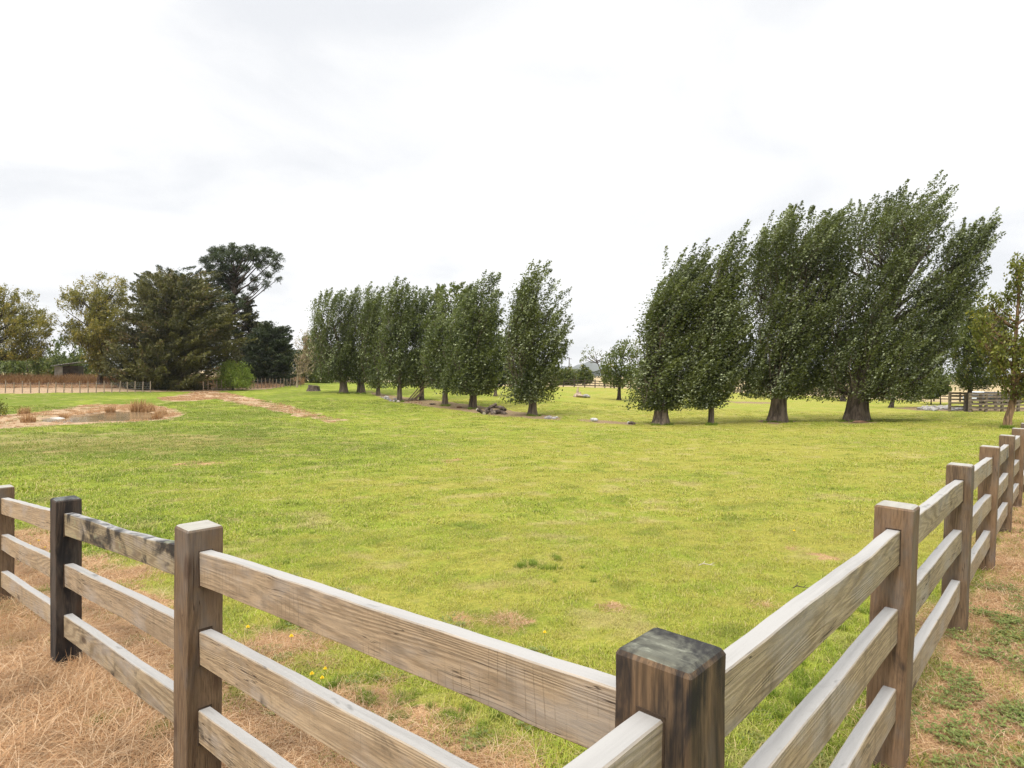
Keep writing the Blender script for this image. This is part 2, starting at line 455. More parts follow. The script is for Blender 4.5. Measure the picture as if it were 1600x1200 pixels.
FARPX = [(740, 603), (800, 604), (880, 605), (960, 607), (1040, 609), (1120, 612), (1240, 617), (1330, 622), (1420, 626), (1500, 628), (1560, 631), (1640, 634)]
FARP = [at(*p) for p in FARPX]
def fence_far_y(x):
    xs = [-120, -60] + [p.x for p in FARP] + [200]; ys = [135, 135] + [p.y for p in FARP] + [FARP[-1].y - 5]
    o = np.argsort(xs)
    return np.interp(x, np.array(xs)[o], np.array(ys)[o])
print('far fence', [tuple(round(q, 1) for q in p) for p in FARP])

ang = np.concatenate([np.arange(-56, 56, .22), np.arange(56, 304, 4.0)]) * math.pi / 180
rad = np.concatenate([[0.0], .35 * 1.0125 ** np.arange(0, 790)]); rad = rad[rad < 4200]
AA, RR = np.meshgrid(ang, rad[1:]); X = RR * np.sin(AA); Y = RR * np.cos(AA)
Z = terrain(X.ravel(), Y.ravel())
lush, dry, mud, litter, field = masks(X.ravel(), Y.ravel())
na = len(ang); nr = len(rad) - 1
I, J = np.meshgrid(np.arange(nr - 1), np.arange(na), indexing='ij'); J2 = (J + 1) % na
faces = np.stack([I * na + J, I * na + J2, (I + 1) * na + J2, (I + 1) * na + J], -1).reshape(-1, 4)[:, ::-1]
V = np.stack([X.ravel(), Y.ravel(), Z], -1)
# centre cap: one vertex under the camera, quads degenerate avoided by closing with a small disc
ground = mesh_obj('ground', V, faces, ground_mat(), smooth=True, attrs=dict(lush=lush, dry=dry, mud=mud, litter=litter, field=field, bleach=sm(28, 36, np.hypot(X.ravel(), Y.ravel()))))
bm = bmesh.new(); bm.from_mesh(ground.data); bm.verts.ensure_lookup_table()
bm.faces.new([bm.verts[i] for i in range(na - 1, -1, -1)]); bm.normal_update(); bm.to_mesh(ground.data); bm.free()
tag(ground, 'gently dipping green paddock with dry straw edges', 'ground', kind='structure')

# pond water
t = NT('pond_water'); oc = t.n('ShaderNodeTexCoord').outputs['Object']
pw = t.principled(t.mix(t.ramp(t.noise(oc, .4, 4), .4, .6), (.15, .10, .055), (.25, .18, .105)), .12, t.noise(t.mapping(oc, (1, 4, 1)), 3, 3), .15, .01, 0, .5)
WATER = t.done(pw)
wx = np.array(water); wc = wx.mean(0)
big = [(wc[0] + (p[0] - wc[0]) * 1.12, wc[1] + (p[1] - wc[1]) * 1.12, wz) for p in water]
wobj = mesh_obj('pond_water', big, [tuple(range(len(big)))], WATER)
tag(wobj, 'shallow brown pond water ringed by dead grass', 'water', kind='structure')
print('pond', wz, pc)

# distant hills
def hill(name, cx, Y, w, h, seed, label):
    n = 60; m = 10; vs = []; rs = random.Random(seed); ph = [rs.uniform(0, 9) for _ in range(4)]
    z0 = float(terrain(cx, Y)) - 2
    for j in range(m):
        for i in range(n):
            u = i / (n - 1) * 2 - 1; k = j / (m - 1)
            e = max(0, 1 - abs(u) ** 2.4) * (1 + .22 * math.sin(7 * u + ph[0]) + .12 * math.sin(17 * u + ph[1]) + .06 * math.sin(41 * u + ph[2]))
            vs.append((cx + u * w, Y + (k - .5) * w * .8, z0 + h * e * math.sin(math.pi * k) ** .8))
    fs = [(j * n + i, j * n + i + 1, (j + 1) * n + i + 1, (j + 1) * n + i) for j in range(m - 1) for i in range(n - 1)]
    o = mesh_obj(name, vs, fs, HILL, smooth=True); tag(o, label, 'hill', kind='structure'); return o
HILL = simple('hill_green', (.05, .06, .045), .95, .3, .02)
hill('hills', 430, 3500, 480, 62, 1, 'wooded hill fading into mist behind the far fence')
hill('hills', -1500, 3400, 1100, 50, 2, 'low misty ridge on the horizon behind the far trees')
hill('hills', 1500, 3400, 1100, 50, 5, 'faint long rise behind the poplars on the horizon')

# ------------------------------------------------------------------ timber fence around the near corner
W_POST = wood('post_timber', 'Z', (.168, .112, .066), (.085, .052, .034), (.30, .285, .25), stain=.42, saw=0, seed=1, figure=.9)
W_POSTC = wood('corner_post_timber', 'Z', (.150, .095, .054), (.040, .028, .020), (.105, .104, .080), stain=.90, saw=0, seed=2, lichen=.0)
W_POSTB = wood('blackened_post_timber', 'Z', (.07, .052, .04), (.03, .024, .02), (.10, .105, .10), stain=.86, saw=0, seed=3)
W_POSTR = wood('red_brown_post_timber', 'Z', (.19, .118, .067), (.10, .062, .036), (.30, .285, .25), stain=.36, saw=0, seed=6, figure=.6)
W_RAIL = wood('rail_timber', 'X', (.355, .268, .175), (.185, .132, .082), (.30, .29, .275), stain=.22, saw=.75, seed=4)
W_RAIL2 = wood('rail_timber_plain', 'X', (.375, .283, .180), (.21, .150, .092), (.30, .29, .275), stain=.34, saw=.3, seed=5)
W_RAILS = wood('stained_rail_timber', 'X', (.30, .245, .150), (.14, .10, .06), (.27, .265, .255), stain=.84, saw=.0, seed=8, figure=1.3, lichen=.25)
W_RAILM = wood('mottled_rail_timber', 'X', (.34, .265, .17), (.17, .12, .07), (.30, .29, .275), stain=.56, saw=.1, seed=9, figure=1.2)
W_GAPSHADE = simple('painted_mortise_shade', (.05, .032, .02), .9, .3, 20)  # dark colour painted as the shade in the gap round rail ends

def post_mesh(w, d, h, ch=.014):
    """square post with chamfered top, origin at the centre of the top"""
    bm = bmesh.new()
    def ring(x, y, z, c):
        pts = [(-x + c, -y), (x - c, -y), (x, -y + c), (x, y - c), (x - c, y), (-x + c, y), (-x, y - c), (-x, -y + c)]
        return [bm.verts.new((p[0], p[1], z)) for p in pts]
    zs = [-h + h * i / 14 for i in range(15)]; zs[-1] = -ch
    rs = [ring(w / 2 + (random.uniform(-.0012, .0012) if 0 < i < 14 else 0), d / 2 + (random.uniform(-.0012, .0012) if 0 < i < 14 else 0), z, .004) for i, z in enumerate(zs)]
    rs.append(ring(w / 2 - ch * .35, d / 2 - ch * .35, -ch * .38, .004)); rs.append(ring(w / 2 - ch, d / 2 - ch, 0, .003))
    for a, b in zip(rs, rs[1:]):
        for k in range(8): bm.faces.new((a[k], a[(k + 1) % 8], b[(k + 1) % 8], b[k]))
    bm.faces.new(list(reversed(rs[0]))); bm.faces.new(rs[-1])
    bmesh.ops.recalc_face_normals(bm, faces=bm.faces)
    me = bpy.data.meshes.new('fence_post'); bm.to_mesh(me); bm.free(); return me
def rail_mesh(L, th=.052, hh=.145, seed=0, wane=None, bow=0.0):
    rs = random.Random(seed); n = 40; bm = bmesh.new(); prev = None
    ph = [rs.uniform(0, 6.28) for _ in range(6)]
    for i in range(n + 1):
        x = L * i / n; u = i / n
        t1 = .0010 * math.sin(9 * u + ph[0]) + .0008 * math.sin(23 * u + ph[1]) + .0006 * math.sin(61 * u + ph[4])
        b1 = .002 * math.sin(7 * u + ph[2]) + .001 * math.sin(29 * u + ph[3])
        y1 = .0015 * math.sin(11 * u + ph[5]) + bow * math.sin(math.pi * u)
        if wane:
            for c, wdt, dep in wane: t1 -= dep * math.exp(-((u - c) / wdt) ** 2)
        y0, z0, z1 = th / 2, -hh + b1, t1; c = .0035
        prof = [(-y0 + c, z0), (y0 - c, z0), (y0, z0 + c), (y0, z1 - c), (y0 - c, z1), (-y0 + c, z1), (-y0, z1 - c), (-y0, z0 + c)]
        ring = [bm.verts.new((x, p[0] + y1, p[1])) for p in prof]
        if prev:
            for k in range(8): bm.faces.new((prev[k], prev[(k + 1) % 8], ring[(k + 1) % 8], ring[k]))
        else: first = ring
        prev = ring
    bm.faces.new(list(reversed(first))); bm.faces.new(prev)
    bmesh.ops.recalc_face_normals(bm, faces=bm.faces)
    me = bpy.data.meshes.new('rail'); bm.to_mesh(me); bm.free(); return me

fence = empty('paddock_fence', (C0[0], C0[1], float(terrain(*C0))))
tag(fence, 'weathered grey-brown post and rail timber fence meeting at the near corner', 'fence')
bpy.context.view_layer.update()
def fobj(name, me, mat, mw):
    me.materials.append(mat); o = bpy.data.objects.new(name, me); COL.objects.link(o); o.parent = fence
    o.matrix_local = fence.matrix_world.inverted() @ mw
    return o
fence.matrix_world = Matrix.Translation(fence.location)
hts = {('L', 0): .520, ('L', 1): .678, ('L', 2): .888, ('L', 3): 1.107, ('L', 4): 1.31, ('L', 5): 1.5,
       ('R', -1): .50, ('R', -2): .48, ('R', 1): .550, ('R', 2): .577, ('R', 3): .612, ('R', 4): .641, ('R', 5): .674, ('R', 6): .705, ('R', 7): .735, ('R', 8): .765}
rz = math.atan2(UL[1], UL[0])         # local x along the left run
tops = {}; half = {}
def add_post(key, mat, w=.152, d=.152, h=1.35, lean=0.0, dx=0, label=None, cap=True):
    s, i = key; base = C0 + (BL if s == 'L' else BR) * i
    top = Vector((base[0], base[1], CAMZ - hts[key])); tops[key] = top
    mw = Matrix.Translation(top) @ Matrix.Rotation(lean, 4, 'Y') @ Matrix.Rotation(rz, 4, 'Z')
    o = fobj('fence_post', post_mesh(w, d, h), mat, mw)
    if label: o['label'] = label
    half[key] = (w / 2, d / 2); return o
add_post(('L', 0), W_POSTC, .158, .150, label='near corner post with green and black weathered top', lean=-.003)
add_post(('L', 1), W_POST, .15, .15)
add_post(('L', 2), W_POSTB, .15, .15, label='post blackened with mould', lean=-.004)
for k in (3, 4, 5): add_post(('L', k), W_POST, .145, .145)
add_post(('R', 1), W_POSTR, .15, .145, lean=.020)
for k in (2, 3, 4, 5, 6, 7, 8): add_post(('R', k), W_POSTR if k % 2 else W_POST, .145, .145, lean=.014 + .006 * random.random())
for k in (-1, -2): add_post(('R', k), W_POST)
tops[('R', 0)] = tops[('L', 0)]; half[('R', 0)] = half[('L', 0)]
def add_rails(k0, k1, mats, waned=None, seed=0, offs=(.105, .447, .790), labels=(None,) * 3, shift=0.0):
    p, q = tops[k0], tops[k1]; d = (q - p); L = d.length
    d.normalize(); pitch_m = Matrix(((d.x, -d.y, 0), (d.y, d.x, 0), (0, 0, 1)))
    y = Vector((0, 0, 1)).cross(d).normalized(); z = d.cross(y)
    rot = Matrix((d, y, z)).transposed().to_4x4()
    for j in range(3):
        me = rail_mesh(L - .055, seed=seed * 7 + j, wane=(waned if (j == 0 and waned) else None), bow=random.uniform(-.006, .006), hh=.145 + random.uniform(-.004, .004))
        mw = Matrix.Translation(p + Vector((0, 0, -offs[j] + random.uniform(-.004, .004))) + d * .0275 + y * shift) @ rot
        o = fobj('rail', me, mats[j], mw)
        if labels[j]: o['label'] = labels[j]
        if k0[1] in (-1, 0, 1, 2) and k1[1] <= 2:
            for e, kk, sg in ((p, k0, 1), (q, k1, -1)):
                hw = half[kk][0 if kk[0] == 'L' and k1[0] == 'L' else 1] + .0015
                mb_ = MB(); mb_.box((sg * (hw - .01), 0, -.0725), (.02, .060, .158)); mm = bpy.data.meshes.new('mortise_shade_block'); mm.from_pydata(mb_.v, [], mb_.f); mm.update()  # dark block proud of the post face, standing in for the gap's shade
                fobj('mortise_shade_block', mm, W_GAPSHADE, Matrix.Translation(e + Vector((0, 0, -offs[j])) + y * shift) @ rot)
add_rails(('L', 0), ('L', 1), (W_RAIL, W_RAIL2, W_RAIL2), seed=1)
add_rails(('L', 1), ('L', 2), (W_RAILS, W_RAIL, W_RAILM), waned=[(.45, .16, .014), (.22, .08, .010), (.95, .1, -.006)], seed=2, labels=('stained rail with black mould and a wavy top edge', None, None))
add_rails(('L', 2), ('L', 3), (W_RAIL2, W_RAIL2, W_RAIL2), seed=3)
add_rails(('L', 3), ('L', 4), (W_RAIL2, W_RAIL, W_RAIL2), seed=4)
add_rails(('L', 4), ('L', 5), (W_RAIL2, W_RAIL, W_RAIL2), seed=5)
add_rails(('R', 0), ('R', 1), (W_RAILM, W_RAIL2, W_RAIL2), waned=[(.72, .09, .004)], seed=6)
add_rails(('R', 1), ('R', 2), (W_RAILM, W_RAILM, W_RAIL2), seed=7)
for k in range(2, 8): add_rails(('R', k), ('R', k + 1), (W_RAILM if k % 2 else W_RAIL2, W_RAIL2, W_RAIL2), seed=8 + k)
add_rails(('R', -1), ('R', 0), (W_RAIL2, W_RAIL2, W_RAIL2), seed=20)
add_rails(('R', -2), ('R', -1), (W_RAIL2, W_RAIL2, W_RAIL2), seed=21)

# ------------------------------------------------------------------ grass
def blades(n, rad, h0, h1, w, lean, seed, curl=.5, flat=0.0, density_falloff=.5):
    r = np.random.default_rng(seed)
    rr = rad * r.random(n) ** density_falloff; th = r.random(n) * 2 * np.pi
    bx, by = rr * np.cos(th), rr * np.sin(th)
    hh = h0 + (h1 - h0) * r.random(n); az = r.random(n) * 2 * np.pi; ln = lean * (.3 + r.random(n))
    dirx, diry = np.cos(az), np.sin(az); px, py = -diry, dirx
    v = r.random(n); V = []; H = []
    for k, (t, ww) in enumerate(((0, 1), (.5, .8), (1, 0.12))):
        up = hh * t * (1 - .35 * t * ln) * (1 - flat) + flat * (.012 + .03 * v) * np.sin(np.pi * min(t + .1, 1))
        out = hh * ln * (t ** (1 + curl)) + flat * hh * t
        cx = bx + dirx * out; cy = by + diry * out
        for s in (-1, 1):
            V.append(np.stack([cx + px * s * w * ww / 2, cy + py * s * w * ww / 2, up - (.004 if k == 0 else 0)], -1)); H.append(np.full(n, t))
    V = np.stack(V, 1)
    f = np.array([[0, 1, 3, 2], [2, 3, 5, 4]])
    faces = (np.arange(n)[:, None, None] * 6 + f[None]).reshape(-1, 4)
    return V.reshape(-1, 3), faces, np.repeat(v, 6), np.stack(H, 1).ravel()
def clover(n, rad, seed):
    r = np.random.default_rng(seed); V = []; Fs = []; vv = []
    for i in range(n):
        a = r.random() * 6.28; q = rad * r.random() ** .5; c = np.array([q * math.cos(a), q * math.sin(a), .008 + .03 * r.random()])
        rot = r.random() * 6.28; s = .006 + .006 * r.random(); val = r.random()
        for k in range(3):
            t = rot + k * 2.094; d = np.array([math.cos(t), math.sin(t), .25 + .3 * r.random()]); p = np.array([-math.sin(t), math.cos(t), 0])
            b = len(V); V += [c, c + d * s + p * s * .7, c + d * s * 2, c + d * s - p * s * .7]; Fs.append([b, b + 1, b + 2, b + 3]); vv += [val] * 4
    return np.array(V), np.array(Fs), np.array(vv), np.ones(len(V))
B_G = blade_mat('grass_blade', 'green'); B_L = blade_mat('lush_grass_blade', 'lush'); B_C = blade_mat('clover_leaf', 'clover'); B_S = blade_mat('straw_blade', 'straw'); B_R = blade_mat('reed_blade', 'reed')
def src(name, data, mat):
    V_, F_, v_, h_ = data
    return mesh_obj(name, V_, F_, mat, attrs=dict(v=v_, h=h_), link=False)
def scatter(name, sources, pts, scl, rot, idx, lsh, dr, label, cat):
    me = bpy.data.meshes.new(name); me.vertices.add(len(pts)); me.vertices.foreach_set('co', np.asarray(pts, np.float32).ravel())
    for an, av, ty in (('scl', scl, 'FLOAT'), ('lush', lsh, 'FLOAT'), ('dry', dr, 'FLOAT')):
        a = me.attributes.new(an, ty, 'POINT'); a.data.foreach_set('value', np.asarray(av, np.float32))
    a = me.attributes.new('idx', 'INT', 'POINT'); a.data.foreach_set('value', np.asarray(idx, np.int32))
    a = me.attributes.new('rotv', 'FLOAT_VECTOR', 'POINT'); a.data.foreach_set('vector', np.asarray(rot, np.float32).ravel())
    o = bpy.data.objects.new(name, me); COL.objects.link(o)
    ng = bpy.data.node_groups.new(name, 'GeometryNodeTree')
    ng.interface.new_socket('Geometry', in_out='INPUT', socket_type='NodeSocketGeometry')
    ng.interface.new_socket('Geometry', in_out='OUTPUT', socket_type='NodeSocketGeometry')
    N = ng.nodes; gi = N.new('NodeGroupInput'); go = N.new('NodeGroupOutput'); L = ng.links.new
    g2i = N.new('GeometryNodeGeometryToInstance')
    for s in reversed(sources):
        oi = N.new('GeometryNodeObjectInfo'); oi.inputs['Object'].default_value = s; oi.transform_space = 'ORIGINAL'
        L(oi.outputs['Geometry'], g2i.inputs[0])
    mp = N.new('GeometryNodeMeshToPoints'); L(gi.outputs[0], mp.inputs[0])
    iop = N.new('GeometryNodeInstanceOnPoints'); L(mp.outputs[0], iop.inputs['Points']); L(g2i.outputs[0], iop.inputs['Instance'])
    iop.inputs['Pick Instance'].default_value = True
    def na(nm, ty):
        n = N.new('GeometryNodeInputNamedAttribute'); n.data_type = ty; n.inputs[0].default_value = nm; return n.outputs[0]
    L(na('idx', 'INT'), iop.inputs['Instance Index']); L(na('rotv', 'FLOAT_VECTOR'), iop.inputs['Rotation'])
    L(na('scl', 'FLOAT'), iop.inputs['Scale']); L(iop.outputs[0], go.inputs[0])
    md = o.modifiers.new('scatter', 'NODES'); md.node_group = ng
    for s in sources:
        if s.data.materials[0].name not in [m.name for m in me.materials]: me.materials.append(s.data.materials[0])
    return tag(o, label, cat, kind='stuff')
def ring_points(r0, r1, dens, half=47):
    area = (half * 2 / 360) * math.pi * (r1 ** 2 - r0 ** 2); n = int(area * dens)
    r = np.sqrt(r0 ** 2 + (r1 ** 2 - r0 ** 2) * RNG.random(n)); a = (RNG.random(n) * 2 - 1) * R(half)
    return r * np.sin(a), r * np.cos(a)
def place(xs, ys, s0, s1, tilt=.18, sink=0):
    n = len(xs); z = terrain(xs, ys) - sink
    scl = s0 + (s1 - s0) * RNG.random(n)
    rot = np.stack([(RNG.random(n) - .5) * tilt, (RNG.random(n) - .5) * tilt, RNG.random(n) * 6.283], -1)
    return np.stack([xs, ys, z], -1), scl, rot
g_src = [src('grass_tuft', blades(100, .11, .014, .036, .0032, 1.2, k), B_G) for k in range(4)]
g_far = [src('grass_tuft_far', blades(60, .13, .010, .028, .006, 1.3, 30 + k), B_G) for k in range(3)]
P_, S_, Ro, Ix, Lu, Dr = [], [], [], [], [], []
for (r0, r1, dens, s0, s1, far_) in ((1.0, 5, 150, .7, 1.15, 0), (5, 9, 85, .85, 1.3, 0), (9, 16, 38, 1.1, 1.8, 1), (16, 30, 15, 1.5, 2.4, 1), (30, 62, 4.5, 2.0, 3.2, 1)):
    xs, ys = ring_points(r0, r1, dens)
    lu, dr, mu, li, fi = masks(xs, ys); a, b = ab(xs, ys)
    keep = (RNG.random(len(xs)) > dr * .93) & (mu < .3) & (li < .5) & (fi < .5)
    keep &= (RNG.random(len(xs)) < .45 + lu)
    a, b = a[keep], b[keep]; xs, ys, lu, dr = xs[keep], ys[keep], lu[keep] + RNG.normal(0, .16, keep.sum()), dr[keep]
    p, s, ro = place(xs, ys, s0, s1)
    s = s * (.8 + .5 * np.clip(lu, 0, 1)) * np.where((b > 0) & (b < 2.2) & (a > 0), 1.25, 1)
    P_.append(p); S_.append(s); Ro.append(ro); Lu.append(lu); Dr.append(dr)
    Ix.append(RNG.integers(0, 4, len(xs)) if not far_ else 4 + RNG.integers(0, 3, len(xs)))
scatter('grass', g_src + g_far, np.concatenate(P_), np.concatenate(S_), np.concatenate(Ro), np.concatenate(Ix), np.concatenate(Lu), np.concatenate(Dr), 'short yellow-green pasture grass covering the paddock', 'grass')
print('grass instances', sum(map(len, S_)))
# lush tufts and clover
l_src = [src('lush_tuft', blades(110, .07, .05, .12, .0034, .8, 60 + k), B_L) for k in range(2)] + [src('clover_patch', clover(60, .12, 70 + k), B_C) for k in range(2)]
P_, S_, Ro, Ix, Lu, Dr = [], [], [], [], [], []
def extend(xs, ys, s0, s1, ix):
    lu, dr, *_ = masks(xs, ys); p, s, ro = place(xs, ys, s0, s1)
    P_.append(p); S_.append(s); Ro.append(ro); Ix.append(ix); Lu.append(lu); Dr.append(dr)
for (px, py, n, rr, s0, s1) in ((855, 882, 10, .28, .45, .8), (875, 905, 8, .5, .35, .55), (830, 884, 5, .2, .4, .6), (582, 1095, 5, .07, .5, .75), (525, 1075, 7, .14, .4, .7), (1340, 960, 16, .35, .4, .7), (1250, 1080, 14, .3, .4, .8),
                                (705, 1120, 8, .12, .35, .6), (640, 1100, 8, .2, .3, .5), (760, 1100, 8, .2, .3, .5), (770, 1130, 5, .12, .3, .6), (450, 975, 6, .1, .5, .8), (170, 1130, 6, .16, .5, .9), (1190, 1100, 14, .3, .4, .8), (230, 1150, 4, .1, .5, .8), (60, 1010, 4, .2, .5, .9)):
    c = at(px, py); extend(c.x + RNG.normal(0, rr * .6, n), c.y + RNG.normal(0, rr * .6, n), s0, s1, RNG.integers(0, 2, n))
xs, ys = ring_points(4, 26, .8); lu, dr, *_ = masks(xs, ys); k = (lu > .45) & (dr < .3); xs, ys = xs[k], ys[k]
extend(xs, ys, .35, .65, RNG.integers(0, 2, len(xs)))
xs, ys = ring_points(1.2, 7, 75); lu, dr, *_ = masks(xs, ys); a, b = ab(xs, ys)
k = ((a < 0) & (RNG.random(len(xs)) > dr * .92)) | ((a > 0) & (b > .5) & (b < 2.2) & (fbm(xs * 2, ys * 2, 3) > .52) & (RNG.random(len(xs)) < .32)); k &= b > -.5
xs, ys = xs[k], ys[k]; extend(xs, ys, .5, 1.0, 2 + RNG.integers(0, 2, len(xs)))
for (px, py, w_) in ((1033, 664, 16), (1111, 664, 8), (1216, 660, 22), (1337, 659, 26), (832, 650, 12), (739, 639, 9), (695, 634, 8), (624, 628, 7), (537, 615, 9), (564, 615, 9), (1574, 669, 8)):
    for _ in range(14):
        c = at(px + random.uniform(-w_, w_), py + random.uniform(-.6, .8)); extend(np.array([c.x]), np.array([c.y]), 1.0, 2.2, RNG.integers(0, 2, 1))
scatter('clover_and_lush_tufts', l_src, np.concatenate(P_), np.concatenate(S_), np.concatenate(Ro), np.concatenate(Ix), np.concatenate(Lu), np.concatenate(Dr), 'dark green clover and taller grass tufts near the fence', 'grass')
# straw
s_src = [src('straw_tuft', blades(80, .13, .06, .20, .0030, 1.5, 80 + k, flat=.6), B_S) for k in range(3)] + [src('straw_upright', blades(50, .10, .05, .18, .0026, 1.3, 90 + k), B_S) for k in range(2)] + \
        [src('straw_litter', blades(50, .16, .04, .12, .0032, 1.5, 95 + k, flat=.93), B_S) for k in range(2)]
P_, S_, Ro, Ix, Lu, Dr = [], [], [], [], [], []
for (r0, r1, dens, s0, s1) in ((1.0, 6, 170, .7, 1.2), (6, 12, 50, 1.0, 1.6)):
    xs, ys = ring_points(r0, r1, dens); lu, dr, mu, li, fi = masks(xs, ys); a, b = ab(xs, ys)
    lane = a < 0
    keep = RNG.random(len(xs)) < np.where(lane, dr * .8, dr * 1.0) - .12
    xs, ys, a, b = xs[keep], ys[keep], a[keep], b[keep]
    ix = np.where(a < 0, RNG.integers(5, 7, len(xs)), np.where(b > .18, np.where(RNG.random(len(xs)) < .75, RNG.integers(5, 7, len(xs)), RNG.integers(0, 3, len(xs))), np.where(RNG.random(len(xs)) < .8, RNG.integers(0, 3, len(xs)), RNG.integers(3, 5, len(xs)))))
    sc0 = np.where(b > .18, .65, 1.0)
    lu, dr, *_ = masks(xs, ys); p, s, ro = place(xs, ys, s0, s1); s = s * sc0
    # combed by the wind and slope
    comb = (ix < 3); ro[comb, 2] = RNG.normal(-.6, .7, comb.sum())
    P_.append(p); S_.append(s); Ro.append(ro); Ix.append(ix); Lu.append(np.where(b < 0, .45 + (fbm(xs * 1.5 + 3, ys * 1.5, 3) - .5) * 1.4, .3)); Dr.append(dr)
scatter('straw', s_src, np.concatenate(P_), np.concatenate(S_), np.concatenate(Ro), np.concatenate(Ix), np.concatenate(Lu), np.concatenate(Dr), 'matted orange-brown dead grass along the foot of the fence', 'dry grass')
# tall dry grass: wire fence strip, pond margin
r_src = [src('dry_clump', blades(70, .35, .25, .75, .022, .7, 110 + k), B_R) for k in range(2)] + [src('dry_clump_pale', blades(70, .4, .12, .4, .022, 1.0, 112 + k), B_S) for k in range(2)]
P_, S_, Ro, Ix, Lu, Dr = [], [], [], [], [], []
for (x0, x1, y0, y1, n, s0, s1, ixs) in ((-60, 230, 597, 603, 520, 1.2, 2.3, (0, 2)), (-60, 420, 602, 606.5, 700, .6, 1.3, (2, 4)), (225, 440, 600, 605, 240, .9, 1.6, (2, 4)), (395, 465, 598, 603, 60, 1.2, 2.2, (0, 4)), (300, 470, 597, 601, 150, 1.2, 2, (0, 2))):
    for _ in range(n):
        c = at(random.uniform(x0, x1), random.uniform(y0, y1)); extend(np.array([c.x]), np.array([c.y]), s0, s1, np.array([random.randrange(*ixs)]))
mp_ = np.array(margin); wcy = np.array(water)[:, 1].mean()
xs = RNG.uniform(mp_[:, 0].min(), mp_[:, 0].max(), 3000); ys = RNG.uniform(mp_[:, 1].min(), mp_[:, 1].max(), 3000)
k = (poly_sd(margin, xs, ys) < 0) & (poly_sd(water, xs, ys) > .4) & ((ys > wcy) | (RNG.random(3000) < .25)) & (fbm(xs * .6, ys * .6, 3) > .46); xs, ys = xs[k], ys[k]
extend(xs, ys, .25, .55, RNG.integers(2, 4, len(xs)))
for pi_, nn_ in ((0, 900), (1, 1400)):
    q_ = np.array(DRYP[pi_]); xs = RNG.uniform(q_[:, 0].min(), q_[:, 0].max(), nn_ * 6); ys = RNG.uniform(q_[:, 1].min(), q_[:, 1].max(), nn_ * 6)
    k = (poly_sd(DRYP[pi_], xs, ys) < .1) & (fbm(xs * .7 + 5, ys * .7, 3) > .45); xs, ys = xs[k][:nn_], ys[k][:nn_]
    extend(xs, ys, .12, .42, RNG.integers(2, 4, len(xs)))
scatter('dry_grass', r_src, np.concatenate(P_), np.concatenate(S_), np.concatenate(Ro), np.concatenate(Ix), np.clip(np.concatenate(Lu) * 0 + .3, 0, 1), np.concatenate(Dr), 'tall tan dead grass along the wire fence and around the pond', 'dry grass')

# ------------------------------------------------------------------ trees
def unit(v): return v / (np.linalg.norm(v, axis=-1, keepdims=True) + 1e-9)
def leaves(cent, axis, L, W, seed, droop=0.0, jitter=.8, tint=None):
    """rhombic leaf faces at cent, long axis near axis"""
    r = np.random.default_rng(seed); n = len(cent)
    a = unit(axis + r.normal(0, jitter, (n, 3)) - np.array([0, 0, droop]))
    b = unit(np.cross(a, r.normal(0, 1, (n, 3)))); s = (.65 + .7 * r.random((n, 1)))
    l = L * s; w = W * s; nn = np.cross(a, b)
    V = np.stack([cent - a * l / 2, cent - a * l * .05 + b * w / 2 + nn * w * .18, cent + a * l / 2, cent - a * l * .05 - b * w / 2 + nn * w * .18], 1).reshape(-1, 3)
    return V, np.arange(n * 4).reshape(-1, 4), np.repeat(tint if tint is not None else r.random(n), 4), np.repeat(r.random(n), 4)
def n3(p, s, seed):
    """cheap 3-D noise"""
    o = seed * 7.7
    return (vnoise(p[:, 0] * s + o, p[:, 2] * s + o) + vnoise(p[:, 1] * s + 3 + o, p[:, 2] * s * 1.1 + 9) + vnoise(p[:, 0] * s + 31, p[:, 1] * s + o)) / 3

